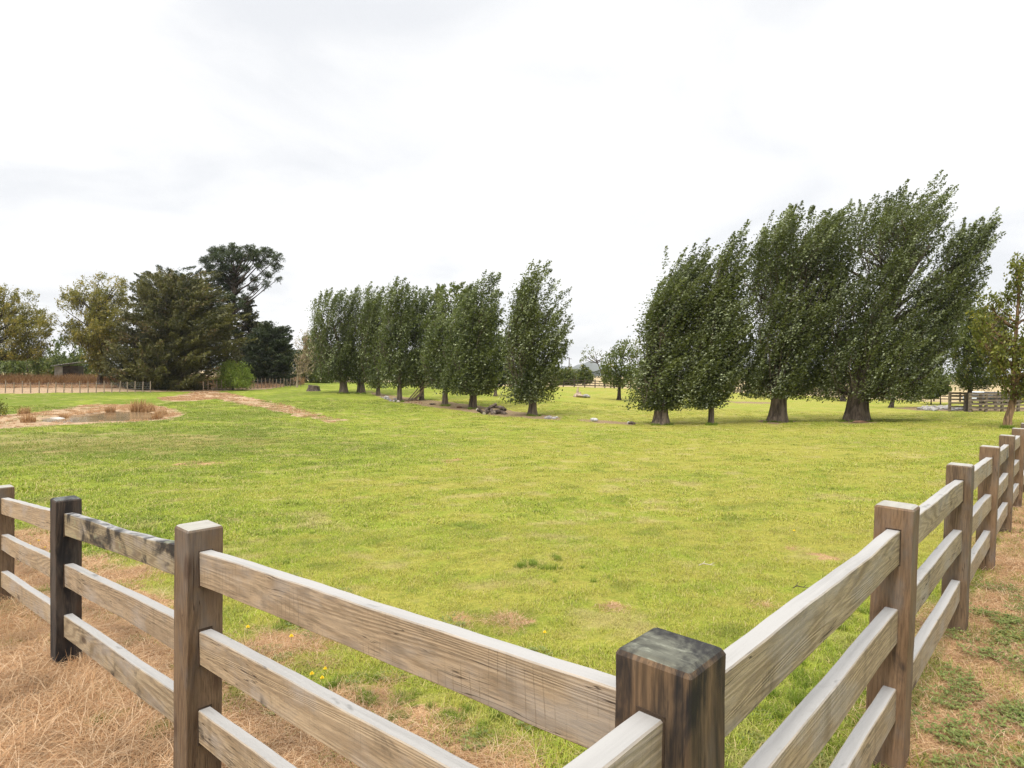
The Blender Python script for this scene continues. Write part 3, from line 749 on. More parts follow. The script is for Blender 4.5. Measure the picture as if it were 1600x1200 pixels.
def tree(name, base, lobes, crown_mat, bark_mat, label, cat='tree', group=None, trunk_w=12, n_spray=500, per=40, spray_len=1.0, spray_r=.16,
         leaf=(.13, .085), wind=(.5, 0, 0), up=.8, outw=.4, depth=.8, gap=.42, gap_s=.45, trunk_path=None, limbs=14, seed=1, flare=1.5, jitter=.7,
         axis_wind=1.0, droop=0.0, twig=.25, trunk_top=.75, base_pt=None, limb_r=.28, bias=.38, tipf=.62, taper=.8, flatz=1.0, lobe_dy=0.0):
    """base: trunk foot pixel; lobes: list of [(y, xl, xr), ...] in photograph pixels"""
    b = base_pt if base_pt is not None else at(*base)
    r = np.random.default_rng(seed); rs = random.Random(seed)
    k = b.y / F                      # metres per pixel at the trunk
    ex = np.array([1.0, 0, 0]); ey = np.array([b.x / b.y, 1, 0])
    root = empty(name, b); tag(root, label, cat, group)
    def loc(px, py):
        q = at_depth(px, py, b.y); return np.array([(q.x - b.x) / max(ex[0], .3), 0, q.z - b.z])
    C = []; D = []; CE = []
    tot = []
    for lo in lobes:
        tot.append(sum((lo[i + 1][0] - lo[i][0]) * (lo[i][2] - lo[i][1] + lo[i + 1][2] - lo[i + 1][1]) / 2 for i in range(len(lo) - 1)))
    for lo, ar in zip(lobes, tot):
        n = int(n_spray * ar / sum(tot)) * 3
        Y_ = np.array([q[0] for q in lo], float)[::-1]; XL = np.array([q[1] for q in lo], float)[::-1]; XR = np.array([q[2] for q in lo], float)[::-1]
        H = np.array([loc(0.5 * (x0 + x1), yy)[2] for yy, x0, x1 in zip(Y_, XL, XR)]); L_ = np.array([loc(x, yy)[0] for yy, x in zip(Y_, XL)]); R_ = np.array([loc(x, yy)[0] for yy, x in zip(Y_, XR)])
        hs = np.linspace(H[0], H[-1], 200); ws = np.interp(hs, H, R_ - L_) ** 1.5 + .05; cdf = np.cumsum(ws) / ws.sum()
        h = np.interp(r.random(n), cdf, hs); xl = np.interp(h, H, L_); xr = np.interp(h, H, R_)
        wmax = (R_ - L_).max() / 2
        c = (xl + xr) / 2; w = (xr - xl) / 2; ph = r.random(n) * 2 * np.pi; rho = r.random(n) ** bias
        edge = .88 + .26 * (vnoise(h * .9 + seed * 3, ph * 1.6 + seed) )
        ldy = rs.uniform(-lobe_dy, lobe_dy)
        u = w * rho * np.cos(ph) * edge; dp = ldy + np.minimum(w * depth, wmax * depth) * rho * np.sin(ph) * edge
        pt = np.stack([c + u, dp, h], -1)
        hf = (h - H[0]) / (H[-1] - H[0] + 1e-6)
        keep = n3(pt, gap_s, seed) > gap * (.62 + .40 * rho) * (.90 + .17 * hf); keep |= (r.random(n) < .08)
        pt = pt[keep][: n // 3 + 1]
        cc = np.stack([c[keep], 0 * c[keep] + ldy, h[keep] - .2 * w[keep]], -1)[: n // 3 + 1]
        C.append(pt); CE.append(cc)
    pt = np.concatenate(C); cc = np.concatenate(CE); n = len(pt)
    outd = unit((pt - cc) * np.array([1, 1, .4]))
    wv = np.array(wind, float)
    d = unit(outd * outw + np.array([0, 0, up]) + wv + r.normal(0, .16, (n, 3)))
    sl = spray_len * (.55 + .8 * r.random(n))
    st = pt - d * sl[:, None] * tipf - wv * sl[:, None] * .12
    m = per; t = r.random((n, m)) ** .8
    rr = spray_r * (1.15 - taper * t)[..., None] * np.array([1, 1, flatz])
    cent = st[:, None] + d[:, None] * (t * sl[:, None])[..., None] + r.normal(0, 1, (n, m, 3)) * rr + wv * (t ** 2)[..., None] * sl[:, None, None] * .25
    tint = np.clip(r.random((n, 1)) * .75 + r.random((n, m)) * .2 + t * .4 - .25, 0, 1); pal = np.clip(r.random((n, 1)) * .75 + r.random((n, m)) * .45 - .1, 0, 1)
    ax = (d[:, None] * .5 + wv * axis_wind + np.zeros((n, m, 3)))
    cent = cent.reshape(-1, 3)
    zmin = pt[:, 2].min() - .12 - .25 * r.random(len(cent)); ok = cent[:, 2] > zmin
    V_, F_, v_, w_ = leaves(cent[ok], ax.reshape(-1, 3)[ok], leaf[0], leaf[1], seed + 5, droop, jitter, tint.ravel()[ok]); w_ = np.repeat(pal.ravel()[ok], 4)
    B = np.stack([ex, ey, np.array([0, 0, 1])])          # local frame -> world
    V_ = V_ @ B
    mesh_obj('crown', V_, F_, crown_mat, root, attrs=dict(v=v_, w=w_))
    # trunk and limbs
    mb = MB(); tw = trunk_w * k / 2
    if trunk_path is None:
        htop = pt[:, 2].max() * trunk_top; lean = np.interp(htop, np.sort(pt[:, 2]), pt[np.argsort(pt[:, 2]), 0]) if n > 5 else 0
        msk = np.abs(pt[:, 2] - htop) < max(.6, htop * .06); lean = pt[msk, 0].mean() if msk.any() else 0
        path = [np.array([lean * (q ** 2.0), 0, htop * q]) for q in np.linspace(0, 1, 14)]
        path[0][2] = -.25
    else:
        path = [loc(*q) for q in trunk_path]; path[0][2] = -.25
    path = np.array(path); npth = len(path)
    hh = path[:, 2]; rad_ = tw * (1 - .86 * np.clip(hh / hh[-1], 0, 1) ** .9) * (1 + (flare - 1) * np.exp(-np.maximum(hh, 0) / (tw * 1.6)))
    # resample finely near the foot
    q = np.unique(np.concatenate([np.linspace(hh[0], min(hh[-1], tw * 5), 10), hh])); P2 = np.stack([np.interp(q, hh, path[:, i]) for i in range(3)], -1)
    r2 = tw * (1 - .86 * np.clip(q / hh[-1], 0, 1) ** .9) * (1 + (flare - 1) * np.exp(-np.maximum(q, 0) / (tw * 1.1)))
    mb.tube((P2 @ B).tolist(), r2.tolist(), 28, flute=.12, seed=seed)
    hmin = pt[:, 2].min()
    sel = r.permutation(n)[:limbs]
    for i in sel:
        e = st[i]
        if e[2] < hmin + .4: continue
        h0 = max(hmin * .8, min(e[2] - .45 * np.linalg.norm(e[:2]) - .08 * hh[-1], hh[-1] * .92)); h0 = max(h0, hmin * .95)
        s0 = np.array([np.interp(h0, hh, path[:, j]) for j in range(3)]); s0[2] = h0
        md = s0 * .5 + e * .5 + np.array([0, 0, -.06 * np.linalg.norm(e - s0)]) * (1 if e[2] > h0 else -1) + r.normal(0, .12, 3)
        pts = [s0 * (1 - x) ** 2 + md * 2 * x * (1 - x) + e * x * x + (r.normal(0, .04, 3) if 0 < x < 1 else 0) for x in np.linspace(0, 1, 7)]
        r0 = min(tw * limb_r, .02 + .035 * np.linalg.norm(e - s0)) * rs.uniform(.8, 1.3)
        mb.tube((np.array(pts) @ B).tolist(), [r0 * (1 - .8 * x) + .006 for x in np.linspace(0, 1, 7)], 6)
    for i in r.permutation(n)[:int(n * twig)]:
        e = pt[i] + d[i] * sl[i] * .2; s0 = st[i] - outd[i] * .5 - np.array([0, 0, .5]) * spray_len
        if s0[2] < hmin: continue
        mb.tube((np.array([s0, st[i], e]) @ B).tolist(), [.022 * k * 22, .014 * k * 22, .004], 4, cap=False)
    mb.build('trunk', bark_mat, root, smooth=True)
    return root

L_POP = leaf_mat('poplar_leaf', (.022, .034, .011), (.125, .145, .034), (.38, .42, .25), pale=.16, gloss=.36)  # pale colour: leaf undersides plus painted glints of sky on glossy leaves
L_POP2 = leaf_mat('poplar_leaf_far', (.030, .046, .013), (.125, .150, .036), (.34, .38, .20), pale=.13, gloss=.38)
L_YEL = leaf_mat('yellowing_leaf', (.10, .12, .025), (.20, .20, .035), (.34, .30, .05), pale=.12)
L_WIL = leaf_mat('willow_leaf', (.075, .078, .016), (.25, .215, .04), (.36, .28, .06), pale=.2, trans=.4)
L_CYP = leaf_mat('cypress_foliage', (.010, .015, .007), (.115, .108, .024), (.15, .10, .05), pale=.10, trans=.12, gloss=.6)
L_CYD = leaf_mat('dark_conifer_foliage', (.010, .020, .009), (.045, .062, .022), (.09, .09, .03), pale=.10, trans=.12, gloss=.6)
L_PIN = leaf_mat('pine_needles', (.014, .027, .011), (.055, .075, .024), (.10, .09, .04), pale=.08, trans=.15, gloss=.6)
L_BUS = leaf_mat('light_bush_leaf', (.13, .20, .03), (.26, .33, .05), (.34, .36, .08), pale=.15)
L_BLO = leaf_mat('pale_dead_leaf', (.30, .22, .13), (.46, .36, .24), (.26, .28, .10), pale=.2)
L_GRN = leaf_mat('shrub_leaf', (.040, .060, .012), (.125, .15, .03), (.22, .19, .05), pale=.12)
BK = bark('poplar_bark', (.135, .105, .080)); BKD = bark('dark_bark', (.065, .050, .038)); BKP = bark('pale_bark', (.34, .27, .19)); BKB = bark('brown_bark', (.22, .14, .08))
PG = 'wind-blown poplars in the right-hand clump'
big = dict(crown_mat=L_POP, bark_mat=BK, cat='poplar tree', spray_len=2.7, wind=(.44, 0, 0), leaf=(.135, .082), per=150, spray_r=.31, up=1.0, outw=.30, jitter=.38, axis_wind=1.5, gap=.45, tipf=.74, taper=1.05, twig=.8)
tree('poplar_tree', (1033, 663), [[(386, 1085, 1112), (400, 1050, 1113), (425, 1026, 1108), (455, 1010, 1102), (485, 998, 1100), (520, 988, 1096), (555, 980, 1090), (590, 972, 1088), (608, 976, 1085), (624, 996, 1070), (634, 1016, 1052)]],
     label='thick-trunked poplar with rounded windswept crown beside the slim-trunked tree', group=PG, trunk_w=21, n_spray=330, limbs=26, seed=21, **big)
tree('poplar_tree', (1111, 663), [[(362, 1150, 1163), (385, 1130, 1162), (420, 1112, 1165), (470, 1098, 1168), (530, 1086, 1165), (585, 1074, 1158), (615, 1084, 1142), (634, 1102, 1122)]],
     label='slim-trunked poplar squeezed between two thick-trunked poplars', group=PG, trunk_w=9, n_spray=300, limbs=20, seed=22, flare=1.15, **big)
tree('poplar_tree', (1216, 659), [[(330, 1270, 1325), (345, 1205, 1330), (375, 1166, 1328), (420, 1150, 1320), (480, 1152, 1310), (540, 1150, 1300), (580, 1144, 1290), (604, 1150, 1282), (620, 1190, 1252)]],
     label='broad poplar with flared thick trunk, second thick trunk from the fence', group=PG, trunk_w=25, n_spray=560, limbs=38, seed=23, flare=1.32, **big)
tree('poplar_tree', (1337, 658), [[(280, 1428, 1440), (292, 1410, 1486), (316, 1362, 1486), (334, 1322, 1488), (380, 1298, 1478), (430, 1288, 1472), (500, 1285, 1480), (560, 1280, 1490), (592, 1278, 1488), (610, 1300, 1462), (622, 1330, 1400)],
                                  [(342, 1548, 1563), (356, 1500, 1568), (385, 1472, 1560), (420, 1452, 1548), (460, 1430, 1530), (500, 1415, 1512), (545, 1405, 1500)]],
     label='tallest, widest poplar with massive flared trunk and one long limb leaning outward', group=PG, trunk_w=31, n_spray=840, limbs=60, seed=24, flare=1.32, **big)
bh = dict(crown_mat=L_POP, bark_mat=BKD, cat='tree', spray_len=1.1, wind=(.4, 0, 0), leaf=(.18, .11), per=40, spray_r=.2)
tree('shade_tree', (1317, 627), [[(540, 1300, 1350), (570, 1290, 1360), (600, 1295, 1350), (612, 1305, 1335)]], label='dark tree standing behind the gap between the two thickest poplars', trunk_w=7, n_spray=160, limbs=8, seed=25, **bh)
tree('shade_tree', (1391, 637), [[(520, 1390, 1450), (550, 1380, 1470), (585, 1375, 1475), (608, 1385, 1450), (618, 1395, 1425)]], label='small tree with a short leaning trunk under the widest poplar', trunk_w=6, n_spray=260, limbs=8, seed=26, trunk_path=[(1391, 637), (1396, 620), (1403, 600), (1412, 575), (1420, 550)], **bh)
tree('shade_tree', (1513, 643), [[(480, 1505, 1545), (500, 1490, 1568), (540, 1482, 1578), (580, 1484, 1572), (600, 1498, 1550), (608, 1508, 1530)]], label='green tree with a dark straight trunk beside the stock yard', trunk_w=8, n_spray=620, limbs=10, seed=27,
     crown_mat=L_GRN, bark_mat=BKD, spray_len=1.0, wind=(.3, 0, 0), leaf=(.17, .11), per=36, spray_r=.2)
tree('sapling_tree', (1574, 668), [[(398, 1592, 1602), (415, 1578, 1612), (450, 1566, 1628), (475, 1572, 1640)], [(455, 1535, 1562), (470, 1522, 1575), (520, 1515, 1590), (560, 1528, 1640), (600, 1545, 1650), (622, 1570, 1650)], [(440, 1640, 1670), (500, 1600, 1700), (580, 1590, 1700)]],
     label='sparse yellowing tree with a forked brown trunk behind the fence end', trunk_w=11, n_spray=520, limbs=34, seed=28, crown_mat=L_YEL, bark_mat=BKB, spray_len=.8, wind=(.15, 0, 0), leaf=(.15, .10), per=26, spray_r=.18, gap=.5, limb_r=.45,
     trunk_path=[(1574, 668), (1575, 655), (1579, 642), (1583, 625), (1584, 600), (1585, 560), (1588, 510), (1592, 460), (1596, 420)], flare=1.2, twig=.6)

MG = 'poplars in the far row'
mid = dict(crown_mat=L_POP2, bark_mat=BK, cat='poplar tree', group=MG, spray_len=2.6, wind=(.28, 0, 0), leaf=(.165, .10), per=130, spray_r=.36, up=1.15, outw=.22, jitter=.55, gap=.38, tipf=.74, taper=1.0, twig=.5)
M_ = [
 ((537, 614), 12, 260, [(456, 512, 530), (470, 497, 545), (500, 489, 549), (540, 490, 552), (578, 500, 556), (596, 520, 550)], 'leafy poplar at the far end of the row, beside the pale bare tree'),
 ((564, 614), 11, 250, [(448, 560, 578), (470, 545, 596), (520, 540, 600), (570, 541, 598), (596, 552, 580)], 'poplar with a stout trunk, second from the far end of the row'),
 ((591, 618), 6.5, 170, [(452, 578, 592), (480, 572, 604), (540, 572, 606), (590, 580, 604), (604, 585, 600)], 'narrow poplar with a thin trunk, third from the far end of the row'),
 ((624, 627), 8, 200, [(438, 622, 633), (460, 607, 640), (500, 602, 645), (560, 598, 642), (590, 606, 640), (602, 614, 633)], 'poplar with pointed top above its neighbours, fourth from the far row end'),
 ((659, 625), 7, 220, [(455, 644, 668), (480, 634, 678), (540, 636, 684), (595, 642, 682), (602, 652, 668)], 'poplar with pale dead branches leaning against its trunk'),
 ((695, 633), 9, 260, [(462, 680, 710), (482, 672, 722), (540, 670, 726), (590, 674, 722), (602, 684, 708)], 'poplar with rusty litter beside its foot, sixth from the far row end'),
 ((739, 638), 12, 420, [(430, 756, 770), (448, 735, 774), (480, 718, 776), (540, 708, 776), (590, 704, 770), (606, 718, 768), (612, 728, 756)], 'tall windswept poplar whose trunk stands just beside the heap of logs')]
for i, (bp, tw_, ns, lo, lb) in enumerate(M_):
    kw = dict(mid)
    if i >= 5: kw.update(wind=(.45, 0, 0), leaf=(.16, .098))
    tree('poplar_tree', bp, [[(q[0], q[1] - 5, q[2] + 6) for q in lo]], label=lb, trunk_w=tw_, n_spray=int(ns * .80), limbs=12, seed=40 + i, flare=1.3, **kw)
kw = dict(mid); kw.update(wind=(.5, 0, 0), leaf=(.145, .09), crown_mat=L_POP)
tree('poplar_tree', (832, 649), [[(412, 850, 864), (426, 822, 872), (445, 810, 890), (470, 804, 896), (500, 801, 890), (530, 802, 882), (565, 804, 882), (592, 800, 878), (612, 812, 862), (624, 822, 846)]],
     label='windswept poplar standing alone at the near end of the row', trunk_w=13, n_spray=290, limbs=30, seed=48, flare=1.5, **{**kw, 'gap': .45, 'twig': .6})

BGG = 'trees beyond the paddock'
bg = dict(spray_len=1.2, leaf=(.34, .22), per=30, spray_r=.3, wind=(.2, 0, 0), limbs=8)
def btree(name, bp, lo, mat, bk, label, tw_=6, ns=160, seed=60, Y=None, **k):
    q = dict(bg); q.update(k)
    base_pt = None
    if Y is not None:
        p = at_depth(bp[0], bp[1], Y); base_pt = Vector((p.x, Y, float(terrain(p.x, Y))))
    return tree(name, bp, lo if isinstance(lo[0], list) else [lo], mat, bk, label, trunk_w=tw_, n_spray=ns, seed=seed, base_pt=base_pt, **q)
btree('broadleaf_tree', (706, 606), [(446, 690, 725), (455, 676, 742), (490, 668, 745), (560, 670, 740), (590, 690, 720)], L_GRN, BKD, 'taller brownish-green tree showing above and behind the poplar row', 8, 260, 61, spray_len=1.5)
btree('young_cypress_tree', (774, 619), [(515, 772, 782), (540, 765, 792), (570, 762, 798), (592, 768, 795), (605, 772, 784)], L_CYD, BK, 'small dark conifer between the last two poplars of the row', 5, 120, 62, up=.1, outw=1)
btree('round_tree', (967, 625), [(535, 966, 992), (552, 950, 1003), (575, 940, 1006), (592, 938, 1004), (602, 950, 995)], L_GRN, BKD, 'small tree with a straight dark trunk near the near end of the far row', 6, 170, 63, leaf=(.22, .14))
btree('spindly_tree', (945, 603), [[(541, 918, 930), (552, 908, 938), (560, 906, 925)], [(550, 935, 960), (565, 930, 955)], [(556, 905, 918), (568, 903, 915)]], L_GRN, BKD, 'nearly bare tree with thin spreading limbs beyond the far fence', 3, 30, 64, limbs=16, per=10, leaf=(.3, .2), trunk_path=[(945, 603), (943, 590), (939, 580), (934, 568), (930, 550)], flare=1.1, limb_r=.4, twig=0)
btree('conical_tree', (911, 602), [(572, 911, 915), (580, 906, 920), (590, 902, 925), (598, 901, 928)], L_GRN, BKD, 'small conical light green tree by the far fence', 2.5, 90, 65, up=.1, outw=.9, Y=110)
btree('broadleaf_shrub', (885, 603), [(578, 874, 892), (588, 868, 902), (600, 870, 902)], L_GRN, BKD, 'olive shrub behind the lone windswept poplar', 3, 70, 66, Y=104)
btree('broadleaf_shrub', (790, 603), [(574, 778, 806), (586, 766, 812), (598, 768, 812)], L_BUS, BKD, 'bright green shrub behind the small dark conifer', 3, 90, 67, Y=106)
btree('dark_shrub', (900, 600), [(580, 898, 903), (590, 895, 907), (600, 895, 908)], L_CYD, BKD, 'tiny dark shrub beside the conical tree', 2, 40, 68, Y=140)
btree('broadleaf_shrub', (1015, 603), [(560, 1005, 1030), (580, 995, 1040), (600, 995, 1040)], L_GRN, BKD, 'shrub half hidden by the poplar with the rounded crown', 3, 80, 69, Y=100)
for i, (x, yb, yt, w, lb) in enumerate(((1200, 604, 585, 30, 'low pale shrub seen between the poplar trunks'), (1290, 608, 590, 26, 'small shrub beyond the far fence between the two thickest trunks'), (1455, 622, 596, 16, 'young leafy tree on the near side of the far fence rail'), (1470, 616, 590, 20, 'small shrub beyond the far fence near the stone heap'))):
    btree('broadleaf_shrub', (x, yb), [(yt, x - w * .4, x + w * .3), ((yt + yb) / 2, x - w, x + w), (yb - 3, x - w * .9, x + w * .9)], L_GRN, BKD, lb, 2, 60, 70 + i, Y=95 if i < 2 else 74)

# left side woodland
cy = dict(spray_len=3.0, leaf=(.40, .11), per=110, spray_r=.62, wind=(.14, 0, .05), up=.30, outw=1.0, jitter=.35, axis_wind=.3, limb_r=.2, flatz=.26, taper=1.0, tipf=.7)
btree('cypress_tree', (232, 607), [[(418, 262, 300), (428, 222, 325), (448, 205, 345), (480, 196, 368), (515, 180, 380), (555, 160, 372), (590, 158, 346), (606, 185, 335)]], L_CYP, BKD, 'huge spreading macrocarpa cypress with layered olive sprays', 22, 760, 81, limbs=40, gap=.36, bias=.5, **cy)
cy2 = dict(cy); cy2.update(spray_len=2.2, spray_r=.5)
btree('cypress_tree', (250, 603), [[(414, 255, 290), (425, 212, 335), (445, 205, 366), (480, 200, 378), (520, 200, 376), (560, 200, 360)]], L_CYD, BKD, 'dark cypress whose ragged top shows behind the spreading cypress', 16, 420, 82, Y=92, gap=.3, **cy2)
btree('conifer_tree', (412, 603), [[(496, 423, 430), (508, 408, 442), (525, 388, 455), (555, 380, 462), (590, 380, 463), (602, 385, 460)]], L_CYD, BKD, 'dark green conifer between the big cypress and the pale bare tree', 10, 420, 83, Y=84, **cy2)
btree('conifer_tree', (380, 602), [[(468, 378, 392), (500, 372, 405), (530, 362, 422), (570, 355, 430), (600, 355, 430)]], L_CYP, BKD, 'olive conifer filling the gap behind the light green bush', 8, 300, 84, Y=90, **cy2)
btree('willow_tree', (157, 603), [[(430, 130, 188), (445, 98, 204), (470, 82, 208), (500, 84, 204), (535, 96, 196)], [(520, 118, 190), (560, 134, 186), (585, 144, 180)]], L_WIL, BKD, 'yellow-green willow with a visible fan of limbs beside the small shed', 8, 780, 85, limbs=34, spray_len=1.2, leaf=(.24, .11), per=46, spray_r=.30, gap=.52, gap_s=.5, up=.3, outw=.6, droop=.5, limb_r=.26, twig=.35)
btree('willow_tree', (-8, 600), [[(450, -30, 35), (462, -60, 66), (485, -80, 80), (515, -80, 84), (540, -70, 80), (560, -60, 60)]], L_WIL, BKD, 'yellow-green willow cut by the frame edge, its limbs fanning over the wire fence', 10, 860, 86, limbs=36, spray_len=1.2, leaf=(.24, .11), per=46, spray_r=.30, gap=.50, gap_s=.5, up=.3, outw=.6, droop=.5, limb_r=.26, twig=.35)
btree('broadleaf_shrub', (105, 602), [(530, 90, 140), (550, 70, 165), (580, 50, 170), (600, 50, 170)], L_GRN, BKD, 'dense green shrub behind the shed and under the willow', 5, 300, 87, Y=95)
btree('broadleaf_shrub', (45, 602), [(560, 20, 70), (575, 0, 85), (598, -5, 85)], L_GRN, BKD, 'low olive shrub under the willow limbs beyond the wire fence', 4, 180, 88, Y=90)
btree('light_bush', (364, 606), [(566, 350, 378), (575, 338, 390), (590, 334, 393), (604, 336, 392)], L_BUS, BKD, 'rounded light green bush in front of the dark conifers', 3, 300, 89, Y=72, spray_len=.7, leaf=(.16, .10))
btree('bare_tree', (464, 605), [[(512, 470, 488), (530, 460, 498), (560, 455, 500), (585, 458, 495)]], L_BLO, BKP, 'small pale tree with mostly bare tan branches', 3.5, 110, 90, limbs=60, per=14, spray_len=.9, spray_r=.2, leaf=(.17, .07), limb_r=.6, twig=.9, flare=1.1, bias=.6)
btree('broadleaf_tree', (492, 602), [(518, 484, 505), (535, 470, 520), (570, 468, 530), (600, 475, 530)], L_GRN, BKD, 'mid green tree behind the pale bare tree', 5, 200, 91, Y=98)
btree('mound_shrub', (258, 609), [(594, 248, 266), (600, 240, 274), (608, 240, 275)], L_CYD, BKD, 'small dark shrub at the foot of the spreading cypress', 2, 60, 92, leaf=(.2, .1))
btree('yellow_shrub', (-8, 650), [(632, -20, 0), (638, -24, 6), (648, -24, 8)], L_YEL, BKD, 'small yellow shrub at the frame edge beside the pond', 2, 40, 93, spray_len=.4, leaf=(.13, .08))
def hedge2(p0, p1, h, thick, label, mat, seed, n, leaf=(.34, .2)):
    root = empty('hedge', p0); tag(root, label, 'hedge'); r = np.random.default_rng(seed)
    d = (p1 - p0); L = d.length
    u = r.random(n); base = np.array(p0)[None] * 0 + u[:, None] * np.array(d)[None]
    hh = h * (.75 + .5 * vnoise(u * L * .25 + seed, u * 0 + seed)); z = hh * r.random(n) ** .7
    nrm = np.array([-d.y, d.x, 0]) / L
    off = (r.random(n) - .5) * thick * np.sqrt(np.clip(1.15 - (z / hh) ** 2, .1, 1))
    c = base + nrm * off[:, None]; wx_ = c[:, 0] + p0.x; wy_ = c[:, 1] + p0.y
    c[:, 2] = terrain(wx_, wy_) - p0.z + z + .1
    V_, F_, v_, w_ = leaves(c, np.tile(np.array([0, 0, .5]), (n, 1)), leaf[0], leaf[1], seed + 1, 0, .9)
    mesh_obj('foliage', V_, F_, mat, root, attrs=dict(v=v_, w=w_))
    first = None
    for k in range(int(L / 1.6)):
        q = (k + .5 + r.uniform(-.2, .2)) / int(L / 1.6); g = np.array(d) * q; g[2] = float(terrain(g[0] + p0.x, g[1] + p0.y)) - p0.z
        
        if first is None:
            mb = MB(); mb.tube([(0, 0, -.2), (.05, 0, h * .3), (.1, .03, h * .6)], [.09, .07, .05], 6); o = first = mb.build('stem', BKD, root)
        else:
            o = first.copy(); COL.objects.link(o); o.parent = root
        o.location = Vector(g); o.rotation_euler = (0, 0, r.uniform(0, 6.2))
def gp(px, Y):
    p = at_depth(px, 590, Y); return Vector((p.x, Y, float(terrain(p.x, Y))))
hedge2(gp(436, 106), gp(700, 116), 5.2, 4, 'long dark shelter hedge behind the far row of poplars', L_CYD, 101, 26000)
hedge2(gp(-80, 112), gp(130, 108), 4.0, 4, 'rough olive hedge behind the willows', L_GRN, 102, 12000)
hedge2(gp(745, 150), gp(905, 160), 3.2, 3, 'low green hedge beyond the far fence behind the small conifer', L_GRN, 103, 6000)
hedge2(gp(905, 420), gp(1120, 460), 5, 6, 'distant hedge line crossing the stubble fields', L_CYD, 104, 5000, (.9, .6))
hedge2(gp(1130, 260), gp(1640, 240), 4, 6, 'distant hedge line behind the clump of poplars', L_GRN, 105, 9000, (.7, .45))
hedge2(gp(-120, 300), gp(120, 320), 6, 6, 'distant hedge line glimpsed under the willow limbs', L_CYD, 106, 5000, (.8, .5))

# the tall pine, a ragged crown of several masses on long limbs
PINE_CLUMPS = [(322, 404, 10), (333, 393, 9), (347, 388, 11), (362, 386, 8), (375, 390, 10), (389, 393, 8), (404, 394, 10), (418, 399, 9), (431, 408, 8), (428, 421, 8), (412, 410, 9), (396, 404, 10), (378, 404, 12), (358, 402, 13), (340, 405, 11),
               (328, 414, 8), (348, 419, 12), (367, 419, 12), (384, 420, 8), (403, 420, 7), (417, 431, 8), (437, 432, 4), (343, 433, 11), (361, 434, 12), (377, 438, 9), (398, 437, 7), (414, 446, 6), (396, 450, 7), (350, 449, 12), (368, 451, 11), (384, 463, 7), (376, 478, 6), (356, 466, 11), (346, 480, 10), (366, 484, 8)]
prs = random.Random(12)
btree('pine_tree', (348, 603), [[(y - s_ * .75, x - s_ * .5 + prs.uniform(-2, 2), x + s_ * .5), (y - s_ * .1, x - s_ * 1.25, x + s_ * 1.25), (y + s_ * .55, x - s_ * .8, x + s_ * .7 + prs.uniform(-2, 2))] for x, y, s_ in PINE_CLUMPS],
      L_PIN, BKD, 'tall ragged dark pine with bare twisting limbs rising behind the spreading cypress', 9, 640, 95, Y=88, spray_len=.8, leaf=(.26, .07), per=60, spray_r=.30, flatz=.6, gap=.32, gap_s=.9, up=.35, outw=.7, jitter=.55, lobe_dy=2.6,
      limbs=60, limb_r=.26, twig=.3, bias=.5, wind=(.1, 0, 0), trunk_path=[(348, 603), (353, 560), (358, 520), (363, 490), (366, 465), (368, 440), (366, 415)], flare=1.2)

# ------------------------------------------------------------------ far post and rail fence
DK = simple('dark_fence_timber', (.055, .04, .03), .85, .3, 5)
ff = empty('field_fence', FARP[0]); tag(ff, 'dark post and rail fence crossing behind the poplars, in front of the stubble field', 'fence')
pts = [FARP[0]]; acc = []
for a_, b_ in zip(FARP, FARP[1:]):
    n_ = max(1, round((b_ - a_).length / 2.4)); acc += [a_.lerp(b_, i / n_) for i in range(n_)]
acc.append(FARP[-1]); acc = acc[:95]
pm = MB(); pm.box((0, 0, .62), (.15, .15, 1.45)); first = pm.build('fence_post', DK, ff)
for i, p in enumerate(acc):
    o = first if i == 0 else first.copy()
    if i: COL.objects.link(o); o.parent = ff
    o.location = Vector((p.x, p.y, float(terrain(p.x, p.y)))) - FARP[0]
for j, z in enumerate((.35, .72, 1.09)):
    rb = MB()
    for p, q in zip(acc, acc[1:]):
        p2 = Vector((p.x, p.y, float(terrain(p.x, p.y)) + z)) - FARP[0]; q2 = Vector((q.x, q.y, float(terrain(q.x, q.y)) + z)) - FARP[0]
        s = (q2 - p2).normalized().cross(Vector((0, 0, 1))) * .02; u_ = Vector((0, 0, .065))
        s0 = s * 1.0; off = s.normalized() * -.096
        v8 = [c + off + sx * s0 + sz * u_ for c in (p2, q2) for sx, sz in ((-1, -1), (1, -1), (1, 1), (-1, 1))]
        rb.add(v8, [(0, 1, 2, 3), (7, 6, 5, 4), (0, 4, 5, 1), (1, 5, 6, 2), (2, 6, 7, 3), (3, 7, 4, 0)])
    rb.build('rail', DK, ff)

# wire fences with thin posts
GP = simple('grey_post_timber', (.26, .20, .145), .85, .3, 5); WR = simple('fence_wire', (.25, .25, .25), .5, .1, 5, metal=.8)
def wire_fence(p0, p1, n, label, hgt=1.15, posts=.05, sag=0):
    root = empty('wire_fence', p0); tag(root, label, 'wire fence'); m = MB(); m.tube([(0, 0, -.2), (0, 0, hgt)], [posts, posts * .9], 8); f0 = m.build('fence_post', GP, root)
    ps = []
    for i in range(n):
        q = p0.lerp(p1, i / (n - 1)); q.z = float(terrain(q.x, q.y)); ps.append(q - p0)
        o = f0 if i == 0 else f0.copy()
        if i: COL.objects.link(o); o.parent = root
        o.location = q - p0; o.rotation_euler = (random.uniform(-.05, .05), random.uniform(-.05, .05), 0); o.scale.z = random.uniform(.9, 1.12)
    m = MB()
    for z in (.2, .4, .6, .8, 1.0):
        m.tube([p + Vector((0, 0, z)) for p in ps], [.006] * n, 4)
    m.build('wire', WR, root)
wire_fence(at(-60, 614), at(235, 613), 24, 'sagging wire fence with thin grey posts in front of the willows')
wire_fence(at(318, 611), at(470, 604), 26, 'closely posted wire fence in front of the light green bush')
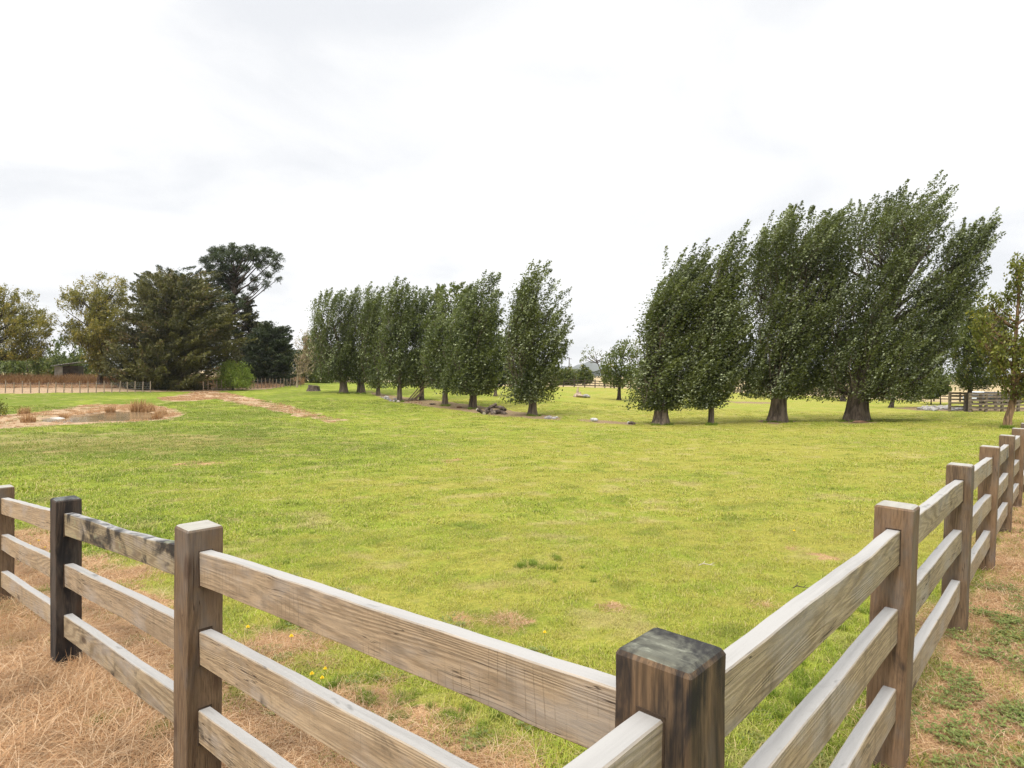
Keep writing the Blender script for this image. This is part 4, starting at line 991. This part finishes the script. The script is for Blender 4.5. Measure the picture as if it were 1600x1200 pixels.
wire_fence(gp(462, 100), gp(560, 104), 20, 'wire fence with pale posts against the dark shelter hedge')

# shed
sp = at(118, 604); sy = 84; sp = gp(118, sy); root = empty('shed', sp, .35); tag(root, 'small weathered shed with a rusty lean-to roof under the willow', 'shed')
SW = simple('shed_boards', (.50, .46, .40), .8, .25, 2); SB = simple('shed_brown_boards', (.075, .06, .045), .85, .3, 2); SR = simple('rusty_iron_roof', (.45, .40, .38), .6, .3, 1.5)
m = MB(); m.box((-1.6, 0, 1.05), (.9, 2.4, 2.1)); m.build('end_wall', SW, root)
m = MB(); m.box((-.25, 0, 1.12), (1.78, 2.3, 2.24)); m.build('front_wall', SB, root)
m = MB()
vs = []; n = 40
for i in range(n):
    x = -2.4 + 3.4 * i / (n - 1); zz = 2.15 + .18 * (x + 2.4) + .035 * math.sin(i * 2.1)
    for y in (-1.5, 1.5):
        for dz in (0, .05): vs.append((x, y, zz + dz))
fs = []
for i in range(n - 1):
    a_, b_ = i * 4, i * 4 + 4; fs += [(a_, b_, b_ + 2, a_ + 2), (a_ + 1, a_ + 3, b_ + 3, b_ + 1), (a_, a_ + 1, b_ + 1, b_), (a_ + 2, b_ + 2, b_ + 3, a_ + 3)]
fs += [(0, 2, 3, 1), ((n - 1) * 4, (n - 1) * 4 + 1, (n - 1) * 4 + 3, (n - 1) * 4 + 2)]
m.add(vs, fs); m.build('roof', SR, root)

# power pole
pp = gp(889, 190); root = empty('power_pole', pp); tag(root, 'thin dark power pole far beyond the lone windswept poplar', 'pole')
m = MB(); m.tube([(0, 0, -.3), (0, 0, 7.2)], [.16, .11], 8); m.build('pole', BKD, root); m = MB(); m.box((0, .12, 6.8), (1.6, .1, .12)); m.build('crossarm', BKD, root)

# ------------------------------------------------------------------ logs, stump, stones, debris
LOG = bark('log_bark', (.10, .075, .06)); LOGE = simple('cut_log_end', (.38, .33, .28), .8, .15, 8); STN = simple('grey_stone', (.27, .255, .24), .85, .35, 3); STP = simple('pale_stone', (.36, .35, .33), .85, .2, 3)
TW = simple('dead_branch_wood', (.34, .26, .19), .85, .3, 6); RST = simple('rust_leaf_litter', (.20, .11, .065), .9, .3, 8)
def log(p, rz_, L, r_, label, group=None, tilt=0):
    root = empty('log', p, rz_); root.rotation_euler = (0, tilt, rz_); tag(root, label, 'log', group)
    m = MB(); m.tube([(-L / 2, 0, 0), (-L / 4, .01, .01), (L / 4, 0, -.01), (L / 2, 0, 0)], [r_, r_ * .97, r_ * .95, r_ * .9], 12, flute=.05); m.build('bark', LOG, root, smooth=False)
    for s in (-1, 1):
        m = MB(); m.tube([(s * (L / 2 - .01), 0, 0), (s * (L / 2 + .012), 0, 0)], [r_ * .86, r_ * .84], 12); m.build('cut_end', LOGE, root)
lp = at(771, 647)
lrs = random.Random(4)
LL = ['log at the base of the heap, end grain facing the camera', 'pale-ended log low in the heap beside the tall poplar', 'log lying across the middle of the heap', 'short log on the outer edge of the heap', 'log on top of the heap, pointing up', 'log lying crosswise over the heap', 'dark log at the back of the heap', 'stubby log at the end of the heap toward the lone poplar']
for i, (dx, dy, dz, a_, L, r_) in enumerate(((-.65, -.1, .24, 1.1, .9, .22), (-.1, -.25, .20, 1.9, .7, .20), (.45, -.1, .25, .8, .8, .24), (1.0, -.15, .20, 2.2, .7, .20), (-.3, .1, .66, .5, 1.0, .17), (.45, .15, .70, 2.5, 1.1, .16), (-1.2, .3, .18, .3, .9, .18), (.95, .3, .55, .9, .7, .17))):
    q = lp + Vector((dx * .72, dy, 0)); q.z = float(terrain(q.x, q.y)) + dz * .75; log(q, a_, L, r_ * .75, LL[i], 'logs heaped between the last two poplars', tilt=lrs.uniform(-.55, .55))
def stump(px, py, w, h, label, mat=LOG):
    p = at(px, py); root = empty('tree_stump', p); tag(root, label, 'stump'); m = MB()
    m.tube([(0, 0, -.1), (0, 0, .1), (.02, 0, h * .6), (.05, 0, h)], [w * .62, w * .5, w * .42, w * .4], 16, flute=.14, seed=int(px)); m.build('bark', mat, root)
    m = MB(); m.tube([(.05, 0, h), (.05, 0, h + .02)], [w * .33, w * .32], 14); m.build('cut_top', simple('weathered_cut', (.16, .11, .08), .9), root)
stump(490, 611, 1.5, .62, 'dark old tree stump alone on the grass beside the wire fence')
hp = at(909, 621)
for i, (dx, dz, sx, lb) in enumerate(((-.45, .3, .55, 'reddish root stump at the larger end of the small heap in mid paddock'), (.45, .22, .42, 'grey boulder beside the reddish root stump in mid paddock'))):
    m = MB(); m.rock((0, 0, dz * .8), (sx, sx * .8, sx * .62), 30 + i); m.rock((.28, -.12, dz * .6), (sx * .6, sx * .5, sx * .4), 40 + i); m.rock((-.3, -.1, dz * .5), (sx * .5, sx * .5, sx * .45), 44 + i)
    if i == 0: m.tube([(0, 0, .3), (-.05, 0, .8), (.05, 0, 1.15)], [.2, .12, .06], 7); m.tube([(0, 0, .3), (.35, 0, .6)], [.14, .06], 7)
    o = m.build('root_stump' if i == 0 else 'boulder', TW if i == 0 else STN); o.location = hp + Vector((dx, 0, 0)); o['label'] = lb; o['category'] = 'stump' if i == 0 else 'boulder'
# dead branches leaning on the fifth poplar
tb = at(659, 625)
BLB = ['longest pale dead branch leaning against the poplar trunk', 'second dead branch leaning close beside the longest', 'thin dead branch leaning at the low outer side', 'forked dead branch leaning nearest the trunk', 'short dead branch lying across the foot of the leaning ones']
for i in range(5):
    m = MB(); k = tb.y / F
    x0 = (-20 + i * 3.5) * k; x1 = (12 + i * 1.2 - (6 if i > 2 else 0)) * k; z1 = (42 - i * 5) * k
    if i == 4: x0, x1, z1 = -18 * k, 2 * k, .5
    y0 = -.5 + .15 * i
    pth = [Vector((x0, y0, 0)), Vector((x0 * .6 + x1 * .4, y0 * .8 + .05, z1 * .36)), Vector((x0 * .25 + x1 * .75, y0 * .5, z1 * .75)), Vector((x1, -.25, z1))]
    m.tube(pth, [.075, .06, .045, .02], 7)
    for j in range(4): 
        s0 = pth[2].lerp(pth[3], random.random()); m.tube([s0, s0 + Vector((random.uniform(-.2, .6), random.uniform(-.2, .2), random.uniform(.1, .6)))], [.025, .008], 5)
    o = m.build('dead_branch', TW); o.location = tb + Vector((0, -.3, float(terrain(tb.x + x0, tb.y - .8)) - tb.z)); tag(o, BLB[i], 'branch', 'dead branches leaning on a poplar of the far row')
def rubble(name, poly, n, s0, s1, mat, label, cat, seed):
    p = wp(poly); xs = [q[0] for q in p]; ys = [q[1] for q in p]; rs = random.Random(seed); m = MB(); c = 0
    o0 = Vector((sum(xs) / len(xs), sum(ys) / len(ys), 0)); o0.z = float(terrain(o0.x, o0.y))
    while c < n:
        x, y = rs.uniform(min(xs), max(xs)), rs.uniform(min(ys), max(ys))
        if poly_sd(p, np.array([x]), np.array([y]))[0] > 0: continue
        s = rs.uniform(s0, s1); z = float(terrain(x, y)); m.rock((x - o0.x, y - o0.y, z - o0.z + s * .3), (s, s * rs.uniform(.6, 1), s * rs.uniform(.5, .8)), rs.random(), 1); c += 1
    o = m.build(name, mat); o.location = o0; tag(o, label, cat, kind='stuff'); return o
rubble('rubble', [(1432, 640), (1450, 636.5), (1500, 636.5), (1512, 640), (1500, 642.5), (1450, 642)], 130, .12, .36, STN, 'low spread of grey stones on bare ground beside the dark tree trunk', 'stones', 1)
rubble('debris', [(590, 618), (625, 625), (622, 630), (600, 624)], 40, .08, .2, STN, 'grey broken stones and bark at the feet of the third and fourth poplars', 'stones', 2)
rubble('debris', [(852, 651), (872, 652), (868, 655), (850, 654.5)], 16, .07, .16, STN, 'stones in the litter patch beside the lone windswept poplar', 'stones', 3)
rubble('rubble', [(636, 612 + 14), (655, 625), (660, 631), (640, 630)], 24, .05, .12, RST, 'rusty bark litter under the leaning dead branches', 'litter', 6)
for i, (px, py, sx, sy_, sz, mat, nm, lb) in enumerate(((928, 658.5, .42, .3, .16, STP, 'flat_stone', 'pale flat stone on the bare strip beyond the lone poplar'), (987, 663, .3, .2, .13, LOG, 'bark_lump', 'dark lump of bark at the thin end of the bare strip'), (982, 662.5, .12, .1, .12, STP, 'small_stone', 'small pale stone touching the dark lump of bark'),
        (195, 651, .55, .3, .16, STP, 'pale_rock', 'white rock at the water edge in the pond'), (92, 656, .8, .35, .12, STP, 'pale_rock', 'broad pale rock at the shallow end of the pond'), (770 - 52, 637, .4, .25, .1, RST, 'bark_heap', 'rusty heap of bark between two poplars of the far row'), (1345, 660, .7, .35, .08, RST, 'bark_heap', 'rusty bark at the foot of the tallest poplar'), (622, 629, .18, .15, .16, LOGE, 'wood_chunk', 'pale cut wood chunk at the foot of the pointed poplar'), (676, 632, .5, .3, .08, LOG, 'bark_heap', 'flat dark heap of bark near the leaning dead branches'))):
    p = at(px, py); m = MB(); m.rock((0, 0, sz * .5), (sx, sy_, sz), 50 + i); o = m.build(nm, mat); o.location = p; tag(o, lb, nm.replace('_', ' '))
# reed clumps at the pond (things: a few separate clumps)
RD = blade_mat('rust_reed', 'reed')
for i, (px, py, s_, lb) in enumerate(((218, 643, 1.25, 'tallest rusty-brown reed clump at the back of the pond'), (231, 644, 1.0, 'second rusty reed clump close beside the tallest one'), (252, 651, .8, 'orange-brown reed clump at the rounded end of the pond margin'), (246, 655, .6, 'small pale reed clump at the water edge near the rounded end'), (172, 644, .7, 'low brown reed clump on the back margin of the pond'), (38, 648, .75, 'dark reddish clump on the grass behind the pond margin'), (100, 655, .6, 'brown clump between the pale rock and the open water'), (44, 660, .7, 'olive-brown clump on the front margin of the pond'))):
    p = at(px, py); V_, F_, v_, h_ = blades(220, .5, .35, .95, .03, .55, 200 + i)
    o = mesh_obj('reed_clump', V_, F_, RD, attrs=dict(v=v_, h=h_)); o.location = p; o.scale = (s_,) * 3; tag(o, lb, 'reeds', 'reed clumps around the pond')
# branch scraps lying in the near grass
for i, (px, py, L, lb) in enumerate(((1104, 888, .16, 'small pale forked twig lying on the open grass'), (1250, 924, .12, 'dark curled leaf scrap lying in the grass near the fence'))):
    p = at(px, py); m = MB(); m.tube([(-L / 2, 0, .03), (-L / 5, .01, .045), (L / 5, -.01, .04), (L / 2, .01, .055)], [.004, .005, .004, .002], 6); m.tube([(-L / 5, .01, .045), (0, .05, .06)], [.004, .002], 5); m.tube([(L / 5, -.01, .04), (.06, -.06, .05)], [.003, .002], 5)
    o = m.build('twig', simple('twig_pale', (.45, .38, .3)) if i == 0 else LOG); o.location = p; tag(o, lb, 'twig')
# dandelions
YL = simple('dandelion_yellow', (.80, .58, .02), .6, .1, 30); ST = simple('flower_stem', (.12, .2, .04), .6, .1)
def dandelion(p, s):
    root = empty('dandelion', p); root.scale = (s,) * 3; tag(root, 'small yellow dandelion flower in the grass just inside the fence', 'flower', 'dandelions in the grass')
    m = MB(); m.tube([(0, 0, 0), (.004, 0, .04), (.006, .002, .075)], [.0022, .0018, .0018], 6); m.build('stem', ST, root)
    m = MB()
    for k in range(3):
        for j in range(16):
            a_ = 6.283 * j / 16 + k * .2; r1 = .019 - k * .005; c, s2 = math.cos(a_), math.sin(a_); w_ = .0030
            z0 = .075 + k * .002; m.add([(.006, 0, z0), (.006 + c * r1 * .6 - s2 * w_, s2 * r1 * .6 + c * w_, z0 + .003 + .004 * k), (.006 + c * r1, s2 * r1, z0 + .001 + .005 * k), (.006 + c * r1 * .6 + s2 * w_, s2 * r1 * .6 - c * w_, z0 + .003 + .004 * k)], [(0, 1, 2, 3)])
    m.build('petals', YL, root); return root
for (px, py) in ((386, 994), (454, 1009), (507, 1058), (486, 1068), (502, 1074), (850, 1000), (60, 852), (46, 858), (70, 862), (1240, 838)):
    dandelion(at(px, py), random.uniform(.7, .95))

# ------------------------------------------------------------------ stock yard and parked cars
YD = simple('yard_rail_timber', (.17, .135, .10), .85, .3, 4); GS = simple('galvanised_steel', (.5, .53, .54), .45, .1, 5, metal=.5)
yp = at(1545, 643.5); yk = yp.y / F
root = empty('stock_yard', yp); tag(root, 'weathered timber stock yard rails beside the dark tree trunk', 'yard')
pm = MB(); pm.box((0, 0, .72), (.17, .17, 1.7)); f0 = pm.build('yard_post', YD, root)
xs_ = [-1.6 + 1.35 * i for i in range(5)]
for i, x in enumerate(xs_):
    for j, y in enumerate((0, 2.4)):
        o = f0 if i + j == 0 else f0.copy()
        if i + j: COL.objects.link(o); o.parent = root
        o.location = (x, y, 0)
for y in (-.11, 2.29):
    for z in (.3, .62, .94, 1.26, 1.5):
        m = MB(); m.box(((xs_[0] + xs_[-1]) / 2, y, z), (xs_[-1] - xs_[0] + .3, .05, .13)); m.build('yard_rail', YD, root)
gt = empty('metal_gate', yp + Vector((5.2, -.2, 0))); tag(gt, 'grey galvanised metal gate at the end of the stock yard', 'gate')
m = MB()
for z in (.2, .4, .6, .85, 1.1, 1.35): m.tube([(-1.3, 0, z), (1.6, 0, z)], [.024, .024], 8)
m.build('bars', GS, gt); m = MB()
for x in (-1.3, 1.6): m.tube([(x, 0, .05), (x, 0, 1.42)], [.035, .035], 8)
m.tube([(-1.3, 0, .2), (.1, 0, 1.35), (1.6, 0, .2)], [.02, .02, .02], 8); m.build('frame', GS, gt)
sr = empty('side_rails', yp + Vector((8.4, .4, 0))); tag(sr, 'short run of pale rails past the metal gate behind the forked tree', 'fence')
m = MB(); m.box((-1.2, 0, .6), (.15, .15, 1.5)); m.build('fence_post', YD, sr); m = MB(); m.box((2.2, 0, .6), (.15, .15, 1.5)); m.build('fence_post', YD, sr)
for z in (.4, .8, 1.15):
    m = MB(); m.box((.5, -.1, z), (4, .05, .13)); m.build('rail', YD, sr)
GL = simple('car_glass', (.02, .025, .03), .08, .05, 2, spec=.6); TY = simple('tyre_rubber', (.02, .02, .02), .9, .1, 8); RM = simple('wheel_rim', (.5, .5, .5), .4, .1, 5, metal=.7)
LT = simple('headlight_lens', (.75, .75, .72), .2, .05, 5)
def car(p, rz_, col, label, sc=1.0):
    root = empty('parked_car', p, rz_); tag(root, label, 'car'); root.scale = (sc,) * 3
    pa = simple('car_paint', col, .25, .03, 2, spec=.6, bstr=0)
    bm = bmesh.new()
    prof = [(-2.2, .35), (-2.25, .75), (-2.1, .98), (-1.3, 1.04), (1.0, 1.02), (1.9, .88), (2.22, .68), (2.2, .35)]
    for s in (-.86, .86): 
        for x, z in prof: bm.verts.new((x, s, z))
    bm.verts.ensure_lookup_table(); n = len(prof)
    bm.faces.new([bm.verts[i] for i in range(n)]); bm.faces.new([bm.verts[n + i] for i in range(n - 1, -1, -1)])
    for i in range(n): bm.faces.new((bm.verts[i], bm.verts[(i + 1) % n], bm.verts[n + (i + 1) % n], bm.verts[n + i]))
    bmesh.ops.bevel(bm, geom=list(bm.edges), offset=.06, segments=2, affect='EDGES'); bmesh.ops.recalc_face_normals(bm, faces=bm.faces)
    me = bpy.data.meshes.new('body'); bm.to_mesh(me); bm.free(); me.materials.append(pa); o = bpy.data.objects.new('body', me); COL.objects.link(o); o.parent = root
    def cab(x0, x1, x2, x3, z0, z1, y0, y1, nm, mt):
        m = MB(); m.add([(x0, -y0, z0), (x3, -y0, z0), (x3, y0, z0), (x0, y0, z0), (x1, -y1, z1), (x2, -y1, z1), (x2, y1, z1), (x1, y1, z1)], [(3, 2, 1, 0), (4, 5, 6, 7), (0, 1, 5, 4), (1, 2, 6, 5), (2, 3, 7, 6), (3, 0, 4, 7)]); return m.build(nm, mt, root)
    cab(-1.9, -1.45, .25, 1.1, 1.0, 1.42, .78, .64, 'windows', GL)
    cab(-1.47, -1.38, .18, .30, 1.423, 1.50, .655, .60, 'roof', pa)
    for x in (-1.35, 1.4):
        for s in (-1, 1):
            m = MB(); m.tube([(x, s * .72, .33), (x, s * .9, .33)], [.33, .33], 20); w_ = m.build('wheel', TY, root)
            m = MB(); m.tube([(x, s * .9, .33), (x, s * .915, .33)], [.2, .18], 16); m.build('rim', RM, w_)
    for s in (-1, 1): 
        m = MB(); m.rock((2.15, s * .62, .72), (.09, .16, .07), 3, 2); m.build('headlight', LT, root)
c1 = at_depth(1536, 640, 74); car(Vector((c1.x, 74, float(terrain(c1.x, 74)))), .3, (.55, .58, .62), 'silver car parked behind the stock yard, next to the dark tree trunk')
c2 = at_depth(1562, 640, 71); car(Vector((c2.x, 71, float(terrain(c2.x, 71)))), .15, (.012, .014, .02), 'black car parked behind the stock yard rails', 1.0)
c3 = at_depth(1578, 640, 80); car(Vector((c3.x + 1, 80, float(terrain(c3.x, 80)))), .1, (.03, .04, .06), 'dark blue car parked farthest behind the stock yard', 1.0)

# ------------------------------------------------------------------ haze
HAZE = True
if HAZE:
    t = NT('haze_air'); pv = t.n('ShaderNodeVolumePrincipled')
    pv.inputs['Color'].default_value = (.93, .95, .98, 1); pv.inputs['Density'].default_value = .00013; pv.inputs['Anisotropy'].default_value = .3
    t.l(pv.outputs[0], t.out.inputs['Volume'])
    m = MB(); m.box((0, 0, 30), (8600, 8600, 72)); hz = m.build('haze', t.m); tag(hz, 'thin pale haze over the far fields', 'haze', kind='stuff')

# ------------------------------------------------------------------ sky and light
w = bpy.data.worlds.new('World'); scene.world = w; w.use_nodes = True; nt = w.node_tree; nt.nodes.clear()
def wn(t_, **k):
    n = nt.nodes.new(t_)
    for a_, v_ in k.items(): setattr(n, a_, v_)
    return n
SUN_EL, SUN_AZ = 52, 215            # degrees, azimuth clockwise from +Y: behind the camera, to its left
sky = wn('ShaderNodeTexSky', sky_type='NISHITA', sun_disc=False, sun_elevation=R(SUN_EL), sun_rotation=R(SUN_AZ), air_density=1.0, dust_density=3.0)
bg1 = wn('ShaderNodeBackground'); bg1.inputs[1].default_value = .1; nt.links.new(sky.outputs[0], bg1.inputs[0])
tc = wn('ShaderNodeTexCoord'); sep = wn('ShaderNodeSeparateXYZ'); nt.links.new(tc.outputs['Generated'], sep.inputs[0])
# cloud layer seen on a flat ceiling: divide by height
mx = wn('ShaderNodeMath', operation='ADD'); nt.links.new(sep.outputs[2], mx.inputs[0]); mx.inputs[1].default_value = .22
dv = wn('ShaderNodeVectorMath', operation='DIVIDE'); cb = wn('ShaderNodeCombineXYZ')
for i in range(3): nt.links.new(mx.outputs[0], cb.inputs[i])
nt.links.new(tc.outputs['Generated'], dv.inputs[0]); nt.links.new(cb.outputs[0], dv.inputs[1])
n1 = wn('ShaderNodeTexNoise'); n1.inputs['Scale'].default_value = 1.5; n1.inputs['Detail'].default_value = 7; n1.inputs['Roughness'].default_value = .5; n1.inputs['Distortion'].default_value = .5
nt.links.new(dv.outputs[0], n1.inputs['Vector'])
mr = wn('ShaderNodeMapRange', interpolation_type='SMOOTHSTEP'); nt.links.new(n1.outputs[0], mr.inputs[0])
mr.inputs[1].default_value = .44; mr.inputs[2].default_value = .72; mr.inputs[3].default_value = 0; mr.inputs[4].default_value = 1
E = 2 ** EXPOSURE
cm = wn('ShaderNodeMix', data_type='RGBA'); nt.links.new(mr.outputs[0], cm.inputs[0])
cm.inputs[6].default_value = (1.08 / E, 1.08 / E, 1.08 / E, 1); cm.inputs[7].default_value = (.90 / E, .915 / E, .945 / E, 1)
# an overcast sky is about three times brighter overhead than at the horizon
zr = wn('ShaderNodeMapRange', interpolation_type='SMOOTHSTEP'); nt.links.new(sep.outputs[2], zr.inputs[0])
zr.inputs[1].default_value = .50; zr.inputs[2].default_value = 1.0; zr.inputs[3].default_value = 1.0; zr.inputs[4].default_value = 3.9
bg2 = wn('ShaderNodeBackground'); nt.links.new(cm.outputs[2], bg2.inputs[0]); nt.links.new(zr.outputs[0], bg2.inputs[1])
ms = wn('ShaderNodeMixShader'); ms.inputs[0].default_value = .95; nt.links.new(bg1.outputs[0], ms.inputs[1]); nt.links.new(bg2.outputs[0], ms.inputs[2])
wo = wn('ShaderNodeOutputWorld'); nt.links.new(ms.outputs[0], wo.inputs[0])
sl = bpy.data.lights.new('sun', 'SUN'); sl.energy = 1.5; sl.angle = R(10); sl.color = (1, .95, .88)
so = bpy.data.objects.new('sun', sl); COL.objects.link(so)
az = R(SUN_AZ); dv_ = Vector((math.sin(az) * math.cos(R(SUN_EL)), math.cos(az) * math.cos(R(SUN_EL)), math.sin(R(SUN_EL))))
so.rotation_euler = (-dv_).to_track_quat('-Z', 'Y').to_euler(); so.location = (0, 0, 60)

scene.view_settings.view_transform = 'Standard'; scene.view_settings.look = 'None'
scene.view_settings.exposure = EXPOSURE; scene.view_settings.gamma = 1
scene.render.engine = 'CYCLES'
cy_ = scene.cycles
cy_.max_bounces = 6; cy_.diffuse_bounces = 3; cy_.glossy_bounces = 2; cy_.transmission_bounces = 3; cy_.volume_bounces = 0; cy_.transparent_max_bounces = 6
cy_.use_denoising = True
try: cy_.denoiser = 'OPENIMAGEDENOISE'; cy_.denoising_input_passes = 'RGB_ALBEDO_NORMAL'; cy_.denoising_prefilter = 'NONE'
except Exception: pass
cy_.caustics_reflective = False; cy_.caustics_refractive = False; cy_.sample_clamp_indirect = 5
